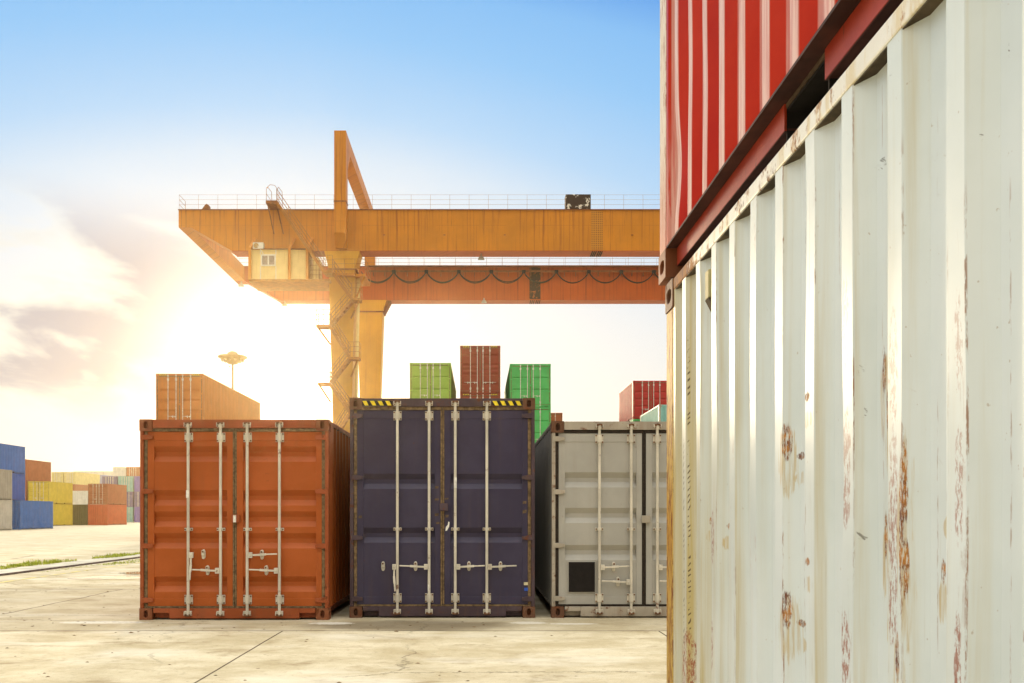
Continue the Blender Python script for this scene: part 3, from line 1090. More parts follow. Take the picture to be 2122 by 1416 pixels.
def make_white_mat():
    m, t, b_ = newmat('worn_white_side')
    v = coords(t, False)
    x, y, z = t.sep(v)
    s = t.m('SUBTRACT', L20, y)
    q = t.m('DIVIDE', t.m('SUBTRACT', s, 0.363), 0.278)
    cell = t.m('FLOOR', q)
    ph = t.m('MULTIPLY', t.m('FRACT', q), 0.278)
    n1 = t.noise(v, 1.3, 5, 0.6)
    fine = t.noise(v, 22, 7, 0.7)
    grain = t.noise(t.scale(v, (1, 2.0, 0.10)), 26, 6, 0.65)
    vst = t.noise(t.scale(v, (1, 9.0, 0.30)), 2.2, 6, 0.6)
    diag = t.noise(t.vm('ADD', t.scale(v, (1, 1.0, 1.0)), t.comb(0, 0, t.m('MULTIPLY', y, 0.55))).outputs[0], 1.0, 2)
    wn = t.n('ShaderNodeTexWhiteNoise', noise_dimensions='1D')
    t.put(wn.inputs['W'], cell)
    rnd = wn.outputs['Value']
    base = t.mix(t.ss(n1, 0.3, 0.7), (0.62, 0.68, 0.665), (0.71, 0.765, 0.76))
    # yellow grime running down, strongest beside each ridge and near the far end
    edge = t.m('MULTIPLY', t.ss(ph, 0.070, 0.078), t.ss(ph, 0.135, 0.080))
    gr = t.m('MULTIPLY', edge, t.m('ADD', 0.06, t.m('MULTIPLY', t.ss(vst, 0.40, 0.66), 0.46)))
    gr = t.m('ADD', gr, t.m('MULTIPLY', t.ss(vst, 0.54, 0.75), 0.15))
    endg = t.m('MULTIPLY', t.ss(s, 1.6, 0.45), t.ss(z, 3.2, 0.8))
    gr = t.m('ADD', gr, t.m('MULTIPLY', endg, t.m('ADD', 0.25, t.m('MULTIPLY', t.ss(vst, 0.3, 0.6), 0.35))))
    firsts = t.m('MULTIPLY', t.ss(s, 0.62, 0.50), t.ss(ph, 0.060, 0.075))
    gr = t.m('ADD', gr, t.m('MULTIPLY', t.m('MULTIPLY', firsts, t.ss(z, 0.2, 2.4)), 0.45), clamp=True)
    c = t.mix(gr, base, (0.50, 0.40, 0.17))
    # thin drips
    drip = t.m('MULTIPLY', t.ss(t.noise(t.scale(v, (1, 24, 0.25)), 2.4, 4, 0.6), 0.64, 0.72), t.ss(n1, 0.5, 0.62))
    c = t.mix(t.m('MULTIPLY', drip, 0.30), c, (0.42, 0.36, 0.22))
    # scuffs of foreign paint on the ridges
    onr = t.m('MULTIPLY', t.ss(ph, 0.030, 0.060), t.ss(ph, 0.080, 0.074))
    onl = t.ss(ph, 0.012, 0.0)
    gate = t.ss(t.noise(t.comb(t.m('MULTIPLY', cell, 3.7), 0.0, t.m('MULTIPLY', z, 1.6)), 1.0, 3, 0.6), 0.50, 0.64)
    sc = t.m('MULTIPLY', t.m('MULTIPLY', t.m('MAXIMUM', onr, onl), gate), t.ss(grain, 0.50, 0.62))
    sc = t.m('MULTIPLY', sc, t.ss(fine, 0.42, 0.55))
    c = t.mix(t.m('MULTIPLY', sc, 0.75), c, t.mix(t.ss(rnd, 0.3, 0.6), (0.36, 0.13, 0.07), (0.30, 0.20, 0.13)))
    # rubs: slanting grey-brown brush marks
    rub = t.m('MULTIPLY', t.ss(t.noise(t.comb(0, t.m('ADD', t.m('MULTIPLY', y, 3.0), t.m('MULTIPLY', z, 1.2)), t.m('SUBTRACT', t.m('MULTIPLY', z, 16.0), t.m('MULTIPLY', y, 9.0))), 1.6, 5, 0.65), 0.64, 0.72),
              t.ss(t.noise(v, 1.9, 3, 0.6), 0.54, 0.62))
    c = t.mix(t.m('MULTIPLY', rub, 0.45), c, (0.33, 0.26, 0.14))
    # rust, in places of its own
    rustspots = px_spots([(1622, 915, 11, 36), (1636, 945, 12, 8), (1622, 1262, 11, 36), (1636, 1292, 12, 8), (1670, 822, 9, 9), (1670, 1164, 9, 9),
                          (1815, 692, 4, 26), (1815, 800, 4, 26), (1815, 1030, 4, 28), (1815, 1140, 4, 28), (1814, 1372, 5, 30),
                          (1800, 770, 7, 48), (1806, 850, 5, 40), (1800, 1110, 7, 48), (1806, 1190, 5, 40), (1862, 1100, 7, 150), (1866, 1010, 9, 90), (1868, 1180, 9, 60), (1855, 1365, 9, 50),
                          (1918, 1186, 8, 26), (1927, 1028, 8, 12), (1927, 1364, 8, 10), (2094, 980, 16, 12), (2094, 1320, 16, 12),
                          (1492, 1091, 6, 8), (1429, 1118, 4, 10), (1434, 1160, 4, 8), (1455, 1080, 2, 7), (1404, 992, 2, 10), (1404, 1027, 2, 5), (1466, 1128, 3, 5)])
    nz_ = t.noise(t.scale(v, (1, 3.2, 0.42)), 26, 7, 0.75)
    sm = spot_mask(t, y, z, [(a, bb, r1 * 0.52, r2 * 1.1) for a, bb, r1, r2 in rustspots], nz_)
    chip = t.ss(t.noise(t.scale(v, (1, 3.0, 0.6)), 62, 6, 0.75), 0.44, 0.53)
    sm = t.m('MULTIPLY', sm, t.m('ADD', 0.12, t.m('MULTIPLY', chip, 0.88)))
    run = t.ss(t.noise(t.scale(v, (1, 7.0, 0.35)), 9, 5, 0.65), 0.42, 0.62)
    halo = spot_mask(t, y, t.m('ADD', z, 0.07), [(a, bb, r1 * 1.25, r2 * 2.0) for a, bb, r1, r2 in rustspots if r2 > 0.012], t.noise(t.scale(v, (1, 4, 0.5)), 14, 5, 0.65))
    c = t.mix(t.m('MULTIPLY', t.m('MULTIPLY', halo, run), 0.62), c, (0.50, 0.33, 0.07))
    rustc = t.mix(t.ss(fine, 0.40, 0.60), (0.14, 0.036, 0.008), (0.46, 0.18, 0.022))
    c = t.mix(t.m('MULTIPLY', sm, 0.95), c, rustc)
    # thin broken rust lines along the pressed edges
    ed = t.m('MAXIMUM', t.ss(t.m('ABSOLUTE', t.m('SUBTRACT', ph, 0.0735)), 0.005, 0.002), t.m('MULTIPLY', t.ss(t.m('ABSOLUTE', t.m('SUBTRACT', ph, 0.172)), 0.004, 0.0015), 0.7))
    eg = t.ss(t.noise(t.comb(t.m('MULTIPLY', cell, 5.3), 0.0, t.m('MULTIPLY', z, 1.1)), 1.0, 3, 0.6), 0.46, 0.60)
    en = t.ss(t.noise(t.scale(v, (1, 3, 0.5)), 30, 6, 0.75), 0.46, 0.58)
    c = t.mix(t.m('MULTIPLY', t.m('MULTIPLY', ed, eg), t.m('MULTIPLY', en, 0.8)), c, (0.27, 0.10, 0.025))
    # heavy red scrape low on one ridge
    red = spot_mask(t, y, z, px_spots([(1846, 1000, 14, 110), (1846, 1170, 14, 190), (1846, 760, 10, 150), (1748, 680, 9, 110), (1748, 980, 9, 150), (1745, 1350, 12, 90), (1980, 700, 9, 130), (1980, 1010, 9, 130), (1980, 1380, 9, 110), (1419, 1380, 8, 70), (1472, 1330, 4, 60), (1474, 1120, 5, 60), (1548, 1110, 5, 40), (1548, 1230, 5, 40)]), t.noise(v, 8, 4, 0.6))
    c = t.mix(t.m('MULTIPLY', t.m('MULTIPLY', red, t.ss(t.noise(t.scale(v, (1, 1.7, 0.55)), 55, 6, 0.75), 0.46, 0.56)), t.m('ADD', 0.45, t.m('MULTIPLY', t.ss(z, 2.0, 0.7), 0.45))), c, (0.30, 0.075, 0.03))
    # rows of dark chafe ticks on the second bay
    tick = None
    for (pxx, p0, p1) in ((1421, 690, 1320), (1428, 720, 1290), (1415, 900, 1380)):
        yy, z_hi = side_px(pxx, p0)
        _, z_lo = side_px(pxx, p1)
        tk = t.m('MULTIPLY', t.ss(t.m('ABSOLUTE', t.m('SUBTRACT', y, yy)), 0.011, 0.006), t.m('MULTIPLY', t.ss(z, z_lo, z_lo + 0.05), t.ss(z, z_hi, z_hi - 0.05)))
        tk = t.m('MULTIPLY', tk, t.ss(t.m('FRACT', t.m('ADD', t.m('MULTIPLY', z, 34.0), t.m('ADD', t.m('MULTIPLY', t.noise(v, 5.0, 3), 3.0), t.m('ADD', t.m('MULTIPLY', y, 30.0), pxx * 0.37)))), 0.62, 0.70))
        tk = t.m('MULTIPLY', tk, t.ss(t.noise(v, 21, 3, 0.6), 0.45, 0.52))
        tick = tk if tick is None else t.m('MAXIMUM', tick, tk)
    c = t.mix(t.m('MULTIPLY', tick, 0.85), c, (0.07, 0.035, 0.015))
    # scratches and black rubs
    scr = spot_mask(t, y, z, px_spots([(1795, 340, 13, 14), (2012, 285, 2.5, 16), (2020, 115, 2, 10), (2049, 110, 2, 22), (1843, 155, 6, 3), (1771, 765, 6, 12), (1771, 1108, 6, 12), (1775, 850, 2, 14), (2078, 680, 1.6, 18), (2078, 1040, 1.6, 18), (2100, 700, 1.6, 20), (1508, 980, 1.2, 1.6)]), t.noise(v, 40, 4, 0.7))
    brush = t.noise(t.comb(0, t.m('ADD', t.m('MULTIPLY', y, 10.0), t.m('MULTIPLY', z, 10.0)), t.m('SUBTRACT', t.m('MULTIPLY', z, 90.0), t.m('MULTIPLY', y, 60.0))), 1.0, 5, 0.7)
    scr = t.m('MULTIPLY', scr, t.ss(brush, 0.52, 0.60))
    c = t.mix(t.m('MULTIPLY', scr, 0.75), c, (0.10, 0.085, 0.06))
    spk = t.ss(t.noise(v, 60, 2, 0.5), 0.73, 0.78)
    c = t.mix(t.m('MULTIPLY', spk, 0.45), c, (0.32, 0.20, 0.09))
    t.put(b_.inputs['Base Color'], c)
    t.put(b_.inputs['Roughness'], t.m('ADD', 0.30, t.m('MULTIPLY', t.m('MAXIMUM', sm, t.m('MULTIPLY', n1, 0.4)), 0.5)))
    bump(t, b_, t.m('ADD', t.m('MULTIPLY', t.noise(v, 3.2, 3, 0.5), 1.0), t.m('ADD', t.m('MULTIPLY', sm, 0.15), t.m('MULTIPLY', fine, 0.03))), 0.22, 0.02)
    return m


def make_white_frame():
    m, t, b_ = newmat('worn_white_frame')
    v = coords(t, False)
    x, y, z = t.sep(v)
    s = t.m('SUBTRACT', L20, y)
    n1 = t.noise(v, 4.0, 6, 0.65)
    n2 = t.noise(t.scale(v, (1, 1, 0.6)), 15, 7, 0.7)
    n3 = t.noise(t.scale(v, (1, 2.5, 0.5)), 7, 6, 0.65)
    c = t.mix(t.ss(n1, 0.3, 0.7), (0.74, 0.71, 0.62), (0.80, 0.79, 0.72))
    c = t.mix(t.m('MULTIPLY', t.ss(n3, 0.48, 0.64), 0.55), c, (0.60, 0.45, 0.16))
    endw = t.ss(s, 1.1, 0.3)
    thr = t.m('SUBTRACT', 0.575, t.m('MULTIPLY', endw, 0.14))
    rm = t.ss(t.m('SUBTRACT', t.m('ADD', t.m('MULTIPLY', n2, 0.6), t.m('MULTIPLY', n1, 0.4)), thr), -0.04, 0.03)
    c = t.mix(t.m('MULTIPLY', rm, 0.9), c, t.mix(t.ss(n3, 0.4, 0.6), (0.13, 0.045, 0.015), (0.36, 0.14, 0.03)))
    t.put(b_.inputs['Base Color'], c)
    t.put(b_.inputs['Roughness'], t.m('ADD', 0.40, t.m('MULTIPLY', rm, 0.4)))
    bump(t, b_, t.m('ADD', n1, t.m('MULTIPLY', rm, 0.6)), 0.35, 0.006)
    return m


def make_white_post():
    m, t, b_ = newmat('rust_yellow_post')
    v = coords(t, False)
    n1 = t.noise(t.scale(v, (1, 6.0, 0.8)), 2.5, 6, 0.65)
    n2 = t.noise(t.scale(v, (1, 9.0, 1.6)), 5.0, 7, 0.7)
    c = t.mix(t.ss(n1, 0.35, 0.65), (0.50, 0.26, 0.040), (0.54, 0.36, 0.09))
    c = t.mix(t.m('MULTIPLY', t.ss(n2, 0.49, 0.57), 0.9), c, (0.17, 0.042, 0.012))
    c = t.mix(t.m('MULTIPLY', t.ss(n2, 0.40, 0.34), 0.5), c, (0.66, 0.58, 0.34))
    t.put(b_.inputs['Base Color'], c)
    b_.inputs['Roughness'].default_value = 0.6
    bump(t, b_, n2, 0.3, 0.006)
    return m


def make_red_mat():
    m, t, b_ = newmat('worn_red_side')
    v = coords(t, False)
    x, y, z = t.sep(v)
    s = t.m('SUBTRACT', L20, y)
    q = t.m('DIVIDE', t.m('SUBTRACT', s, 0.363), 0.278)
    ph = t.m('MULTIPLY', t.m('FRACT', q), 0.278)
    n1 = t.noise(v, 1.5, 5, 0.6)
    fine = t.noise(v, 26, 7, 0.7)
    grain = t.noise(t.scale(v, (1, 2.5, 0.12)), 18, 6, 0.65)
    c = t.mix(t.ss(n1, 0.3, 0.7), (0.42, 0.016, 0.0025), (0.51, 0.030, 0.005))
    # sky glare painted pale on the ridge faces, over some fading
    flat = t.m('MAXIMUM', t.ss(ph, 0.078, 0.070), t.m('MULTIPLY', t.m('MULTIPLY', t.ss(ph, 0.136, 0.142), t.ss(ph, 0.215, 0.208)), 0.5))
    fl = t.m('MULTIPLY', flat, t.m('ADD', 0.52, t.m('MULTIPLY', t.ss(grain, 0.35, 0.6), 0.38)))
    c = t.mix(fl, c, (0.78, 0.56, 0.47))
    scr = t.m('MULTIPLY', t.ss(t.noise(t.comb(0, t.m('MULTIPLY', y, 5.0), t.m('SUBTRACT', t.m('MULTIPLY', z, 4.0), t.m('MULTIPLY', y, 9.0))), 2.5, 6, 0.7), 0.66, 0.71), t.ss(n1, 0.45, 0.6))
    c = t.mix(t.m('MULTIPLY', scr, 0.6), c, (0.16, 0.035, 0.015))
    # crushed, scraped first bay
    cr = t.m('MULTIPLY', t.ss(s, 0.46, 0.30), t.ss(z, 0.95, 0.25))
    c = t.mix(t.m('MULTIPLY', t.m('MULTIPLY', cr, t.ss(grain, 0.45, 0.55)), 0.55), c, (0.66, 0.42, 0.34))
    t.put(b_.inputs['Base Color'], c)
    b_.inputs['Specular IOR Level'].default_value = 0.08
    t.put(b_.inputs['Roughness'], t.m('ADD', 0.24, t.m('MULTIPLY', n1, 0.16)))
    bump(t, b_, t.m('ADD', t.noise(v, 3.0, 3, 0.5), t.m('MULTIPLY', fine, 0.03)), 0.22, 0.02)
    return m


def make_red_frame():
    m, t, b_ = newmat('worn_red_frame')
    v = coords(t, False)
    n1 = t.noise(v, 3.5, 6, 0.65)
    n2 = t.noise(t.scale(v, (1, 3.0, 0.8)), 12, 7, 0.7)
    c = t.mix(t.ss(n1, 0.3, 0.7), (0.30, 0.030, 0.012), (0.40, 0.050, 0.020))
    c = t.mix(t.m('MULTIPLY', t.ss(n2, 0.60, 0.68), 0.7), c, (0.12, 0.035, 0.015))
    t.put(b_.inputs['Base Color'], c)
    b_.inputs['Roughness'].default_value = 0.42
    bump(t, b_, n1, 0.2, 0.01)
    return m


P_WS, P_WF, P_WP = make_white_mat(), make_white_frame(), make_white_post()
P_RS, P_RF = make_red_mat(), make_red_frame()


def make_red_post():
    m, t, b_ = newmat('faded_red_post')
    v = coords(t, False)
    n1 = t.noise(t.scale(v, (1, 7.0, 0.8)), 2.5, 6, 0.65)
    n2 = t.noise(t.scale(v, (1, 9.0, 1.2)), 6.0, 7, 0.7)
    x, y, z = t.sep(v)
    c = t.mix(t.ss(n1, 0.35, 0.65), (0.72, 0.60, 0.46), (0.76, 0.68, 0.58))
    c = t.mix(t.m('MULTIPLY', t.ss(n2, 0.53, 0.60), 0.8), c, (0.34, 0.13, 0.04))
    c = t.mix(t.ss(t.m('ADD', z, t.m('MULTIPLY', n2, 0.9)), 1.3, 0.5), c, (0.42, 0.10, 0.05))
    t.put(b_.inputs['Base Color'], c)
    b_.inputs['Roughness'].default_value = 0.5
    return m


P_RP = make_red_post()
white = container('big rust streaked white container beside the camera, under the red one', (WHX, WH_Y0, 0), STD, L20, P_WS, 3, 3, True, 'containers stacked close beside the camera', P_WF, P_CAST, None, 'c1')
red = container('bright red container stacked on the big white one', (WHX - 0.022, WH_Y0 + 0.07, STD + 0.022), STD, L20, P_RS, 3, 3, True, 'containers stacked close beside the camera', P_RF, P_CAST_O, None, 'c1', lip_mat=plain('shade_brown_rail_lip', (0.055, 0.018, 0.012), 0.7, 0, 5, 0.4))  # dark lip colour paints in the shade around the bottom rail flanges
for r_, pm in ((white, P_WP), (red, P_RP)):
    for ch in r_.children:
        if ch.name.startswith('corner_post') and ch.data.vertices[0].co.y > 3:
            ch.data.materials.clear(); ch.data.materials.append(pm)


def dent_panel(root, H, sgn, dents, seed, k_=0.6):
    """the pressed side as a finer sheet with the knocks a box picks up in service"""
    rnd = random.Random(seed)
    pts0 = side_profile(L20)
    pts = []
    for (a, da), (b2, db) in zip(pts0, pts0[1:]):
        pts += [(a, da), ((a + b2) / 2, (da + db) / 2)]
    pts.append(pts0[-1])
    alld = [(a, b2, c_ * (k_ if k_ > 0.5 else 1.0), d_, e_) for a, b2, c_, d_, e_ in dents]
    for _ in range(26):
        alld.append((rnd.uniform(0.5, 5.9), rnd.uniform(0.4, 2.3), k_ * rnd.uniform(-0.006, 0.009), rnd.uniform(0.05, 0.16), rnd.uniform(0.10, 0.5)))
    rows = 44
    z0, z1 = 0.155, H - 0.058
    vs, fs = [], []
    n = len(pts)
    for r_i in range(rows + 1):
        z = z0 + (z1 - z0) * r_i / rows
        edge = min(1.0, min(z - z0, z1 - z) / 0.15)
        for y, dd in pts:
            s_ = L20 - y
            off = 0.0
            for (cs, cz, am, rs, rz) in alld:
                q = ((s_ - cs) / rs) ** 2 + ((z - cz) / rz) ** 2
                if q < 6:
                    off += am * math.exp(-q)
            vs.append((sgn * (CW / 2 - dd - off * edge), y, z))
    for r_i in range(rows):
        for i in range(n - 1):
            a = r_i * n + i
            f = (a, a + n, a + n + 1, a + 1)
            fs.append(f[::-1] if sgn > 0 else f)
    mb = MB(); mb.add(vs, fs)
    me = mb.mesh('side_panel')
    for p in me.polygons:
        p.use_smooth = True
    me.set_sharp_from_angle(angle=R(17))
    for ch in root.children:
        if ch.name.startswith('side_panel') and (ch.data.vertices[0].co.x < 0) == (sgn < 0):
            me.materials.append(ch.data.materials[0])
            ch.data = me


dent_panel(white, STD, -1, [(0.62, 1.2, 0.012, 0.10, 0.5), (1.05, 1.7, 0.014, 0.09, 0.25), (1.35, 0.9, 0.013, 0.10, 0.30), (1.6, 1.9, -0.008, 0.12, 0.4), (2.0, 0.8, 0.012, 0.10, 0.3), (2.3, 1.5, 0.010, 0.07, 0.3)], 11)
dent_panel(red, STD, -1, [(0.40, 0.50, 0.022, 0.07, 0.22), (0.66, 0.9, 0.006, 0.09, 0.3), (0.95, 0.6, 0.005, 0.08, 0.25)], 12, 0.35)
# louvred vent high on the white side, in the third bay from the end
vy = L20 - 0.822
vt = MB()
xw = -CW / 2
vt.box(xw + 0.008, xw + 0.041, vy - 0.030, vy + 0.030, 2.325, 2.450)
vt.build('vent_cover', plain('khaki_vent', (0.46, 0.40, 0.20), 0.6, 0, 6, 0.15), white, False, 0.004)
vt = MB()
vt.hexa([(xw + 0.036, vy - 0.03, 2.27), (xw + 0.041, vy - 0.03, 2.27), (xw + 0.041, vy + 0.03, 2.27), (xw + 0.036, vy + 0.03, 2.27)],
        [(xw + 0.008, vy - 0.03, 2.323), (xw + 0.041, vy - 0.03, 2.323), (xw + 0.041, vy + 0.03, 2.323), (xw + 0.008, vy + 0.03, 2.323)])
vt.build('vent_louvre', M_SHADE_LOUVRE, white)

# --- middle distance stacks
pc = lambda n, c, **k: paint(n, c, **k)
P_O2 = pc('faded_orange_paint', (0.50, 0.17, 0.025), rust=0.2)
P_G1 = pc('lime_green_paint', (0.27, 0.42, 0.06), rust=0.12)
P_G2 = pc('bright_green_paint', (0.08, 0.43, 0.11), rust=0.12)
P_BR = pc('red_brown_paint', (0.27, 0.042, 0.016), rust=0.2)
P_RD = pc('signal_red_paint', (0.44, 0.018, 0.014), rust=0.15)
P_TL = pc('teal_paint', (0.22, 0.45, 0.40), rust=0.2)
P_BL = pc('mid_blue_paint', (0.026, 0.135, 0.42), rust=0.2)
P_BL2 = pc('royal_blue_paint', (0.018, 0.090, 0.35), rust=0.2)
P_YL = pc('yellow_paint', (0.60, 0.45, 0.035), rust=0.18)
P_PY = pc('pale_yellow_paint', (0.66, 0.56, 0.22), rust=0.1)
P_GY = pc('warm_grey_paint', (0.36, 0.33, 0.27), rust=0.2)
P_LG = pc('light_grey_paint', (0.50, 0.47, 0.40), rust=0.15)
P_WT = pc('white_paint', (0.68, 0.66, 0.58), rust=0.08)
P_OL = pc('olive_green_paint', (0.09, 0.085, 0.022), rust=0.12)
P_OR = pc('orange_red_paint', (0.52, 0.085, 0.015), rust=0.12)
P_BN = pc('rust_brown_paint', (0.36, 0.10, 0.03), rust=0.2)
P_PU = pc('dull_purple_paint', (0.15, 0.12, 0.24), rust=0.15)
P_VI = pc('violet_paint', (0.16, 0.11, 0.40), rust=0.12)
P_LV = pc('lavender_paint', (0.28, 0.33, 0.58), rust=0.1)

GM = 'containers stacked behind the front row'
GL = 'containers stacked far away on the left'


def stack(xr, y, items, L=L40, group=GM, detail=2):
    """items from the ground up: (label, H, paint, doors, grooves, kw)"""
    z = 0.0
    for (lab, H, p, doors, gr, kw) in items:
        container(lab, (xr - CW / 2, y, z), H, L, p, gr, kw.pop('detail', detail), doors, group, **kw)
        z += H


low = dict(detail=1, handles='none')
stack(-14.40, 46.4, [('bottom orange container of the stack hidden behind the left front container', HC, P_O2, True, 3, dict(low)),
                     ('second orange container up in the stack behind the left front container', HC, P_O2, True, 3, dict(low)),
                     ('faded orange container showing alone above the orange brown front container', HC, P_O2, True, 3, dict(handles='std', stripes=True))])
stack(-2.91 + CW / 2, 52.95, [('lowest container of the lime green stack behind the navy one', STD, P_BN, True, 3, dict(low)),
                              ('second container up under the lime green one', STD, P_G1, True, 3, dict(low)),
                              ('third container up under the lime green one', STD, P_G1, True, 2, dict(low)),
                              ('lime green container on top of its stack, nearest the crane legs', STD, P_G1, True, 2, dict(groove_h=0.13))])
stack(0.06 + CW / 2, 54.0, [('lowest red brown container of the tallest stack behind the navy one', HC, P_BR, True, 5, dict(low)),
                            ('second red brown container of the tallest stack', HC, P_BR, True, 5, dict(low)),
                            ('red brown container with striped corners just under the topmost one', HC, P_BR, True, 5, dict(stripes=True)),
                            ('red brown container at the very top of the tallest stack, between two green ones', HC, P_BR, True, 5, dict(handles='four', stripes=True))])
stack(3.06 + CW / 2, 53.3, [('lowest container of the bright green stack', STD, P_G2, True, 3, dict(low)),
                            ('second bright green container up, under two more green ones', STD, P_G2, True, 3, dict(low)),
                            ('bright green container directly under the top one, beside the navy front container', STD, P_G2, True, 2, dict(groove_h=0.13)),
                            ('bright green container on top of its stack, right of the red brown one', STD, P_G2, True, 2, dict(groove_h=0.13))])
stack(7.38, 79.0, [('lowest brown container of the far stack behind the bright green one', STD, P_BN, True, 3, dict(low)),
                   ('second brown container of the far stack behind the bright green one', STD, P_BN, True, 3, dict(low)),
                   ('third brown container of the far stack behind the bright green one', STD, P_BN, True, 3, dict(low)),
                   ('small far brown container peeping out right of the bright green stack', STD, P_BN, True, 3, {})])
stack(10.36 + CW, 60.0, [('lowest container under the signal red one at the right', STD, P_BN, True, 3, dict(low)),
                         ('second container under the signal red one at the right', STD, P_TL, True, 3, dict(low)),
                         ('green container directly under the signal red one', STD, P_G2, True, 3, dict(low)),
                         ('signal red container with white rods above the light grey front container', STD, P_RD, True, 3, dict(handles='std'))], L20)
stack(10.50 + CW, 52.0, [('lowest container under the teal one at the right', STD, P_TL, False, 3, dict(low)),
                         ('middle container under the teal one at the right', STD, P_BN, False, 3, dict(low)),
                         ('teal container in front of and below the signal red one', STD, P_TL, False, 3, dict(handles='none', frame_mat=P_GREY_F))], L20)

# --- far left yard
stack(-40.40, 71.0, [('light grey container on the ground at the left picture edge', STD, P_LG, True, 3, {}),
                     ('warm grey container on the light grey one at the left picture edge', STD, P_GY, True, 3, {})], L20, GL)
stack(-40.50, 78.6, [('blue container alone on the ground right of the light grey one', STD, P_BL, False, 3, {})], L20, GL)
stack(-43.20, 78.7, [('blue container at the bottom behind the lone blue one', STD, P_BL2, False, 3, dict(low)),
                     ('royal blue container in the middle, right of the warm grey one', STD, P_BL2, False, 3, {}),
                     ('blue container at the top of the leftmost stack', STD, P_BL, False, 3, {})], L20, GL)
stack(-50.00, 103.5, [('yellow container on the ground, under the yellow one with doors in view', STD, P_YL, True, 3, {}),
                      ('yellow container with its doors in view on another yellow one', STD, P_YL, True, 3, {})], L20, GL)
stack(-52.80, 103.8, [('lowest container behind the yellow pair', STD, P_BN, False, 3, dict(low)),
                      ('second container behind the yellow pair', STD, P_BN, False, 3, dict(low)),
                      ('rust brown container standing out above the yellow pair', STD, P_BN, False, 3, {})], L20, GL)
stack(-46.40, 111.2, [('orange red container on the ground under the brown one with white rods', STD, P_OR, False, 3, {}),
                      ('rust brown container with white rods on the orange red one', STD, P_BN, True, 5, {})], L20, GL)
stack(-49.10, 111.5, [('olive green container on the ground between the yellow and the orange red ones', STD, P_OL, False, 3, {})], L20, GL)
stack(-63.90, 145.0, [('container hidden behind the olive green one', STD, P_WT, False, 3, dict(low)),
                      ('white container showing just above the olive green one', STD, P_WT, False, 3, dict(low))], L20, GL)
for i, xr in enumerate((-86.1, -88.8)):
    nm = ('right', 'left')[i]
    stack(xr, 190.0, [('lowest container of the %s pale yellow stack far away' % nm, STD, P_BN, False, 3, dict(low)),
                      ('second container of the %s pale yellow stack far away' % nm, STD, P_BN, False, 3, dict(low)),
                      ('pale brown container under the %s pale yellow one far away' % nm, STD, P_BN, False, 3, dict(low)),
                      ('pale yellow container, %s of the far pair above the yellow ones' % nm, STD, P_PY, True, 3, dict(low))], L40, GL, 1)
stack(-85.8, 203.5, [('lowest container of the lavender stack far away', STD, P_LV, False, 3, dict(low)),
                     ('second container of the lavender stack far away', STD, P_LV, False, 3, dict(low)),
                     ('third container of the lavender stack far away', STD, P_LV, False, 3, dict(low)),
                     ('lavender container between the pale yellow and the purple ones', STD, P_LV, False, 3, dict(low))], L20, GL, 1)
for i, xr in enumerate((-98.7, -101.4, -104.1, -106.8)):
    nm = ('first', 'second', 'third', 'fourth')[i]
    stack(xr, 240.0, [('%s container up in the %s far white stack counted from the right' % (q, nm), STD, P_LG if k < 4 else P_WT, False, 3, dict(low)) if k < 4 else
                      ('white container topping the %s farthest stack counted from the right' % nm, STD, P_WT, False, 3, dict(low))
                      for k, q in enumerate(('lowest', 'second', 'third', 'fourth', 'top'))], L40, GL, 1)
stack(-55.65, 150.0, [('violet container on the ground at the edge of the orange brown front one', STD, P_VI, False, 3, dict(low)),
                      ('purple container with doors between two violet ones, in the middle of its stack', STD, P_PU, True, 3, dict(low)),
                      ('violet container at the top of its stack beside the teal one', STD, P_VI, False, 3, dict(low))], L20, GL, 1)
stack(-58.35, 150.0, [('teal container on the ground right of the orange red one', STD, P_TL, True, 3, dict(low)),
                      ('purple container in the middle of the stack with teal top', STD, P_PU, True, 3, dict(low)),
                      ('teal container with doors at the top of its far stack', STD, P_TL, True, 3, dict(low))], L20, GL, 1)
stack(-61.05, 150.0, [('lowest container under the far purple one', STD, P_BN, False, 3, dict(low)),
                      ('second container under the far purple one', STD, P_TL, False, 3, dict(low)),
                      ('purple container with white rods left of the far teal one', STD, P_PU, True, 3, dict(low))], L20, GL, 1)
stack(-64.75, 169.6, [('lowest container of the far brown topped stack', STD, P_BN, False, 3, dict(low)),
                      ('second container of the far brown topped stack', STD, P_BN, False, 3, dict(low)),
                      ('third container of the far brown topped stack', STD, P_BN, False, 3, dict(low)),
                      ('far brown container with white rods, highest next to the orange brown front one', STD, P_BN, True, 3, dict(low))], L20, GL, 1)
stack(-67.30, 169.6, [('lowest container of the far white topped stack', STD, P_BN, False, 3, dict(low)),
                      ('second container of the far white topped stack', STD, P_BN, False, 3, dict(low)),
                      ('third container of the far white topped stack', STD, P_BN, False, 3, dict(low)),
                      ('far white container left of the high brown one with white rods', STD, P_WT, False, 3, dict(low))], L20, GL, 1)

# ------------------------------------------------------------------ gantry crane
Z1, Z2 = 65.93, 81.0
GT, GB = 23.87, 20.87
XL, XR = -22.25, 29.0
CX = -10.15


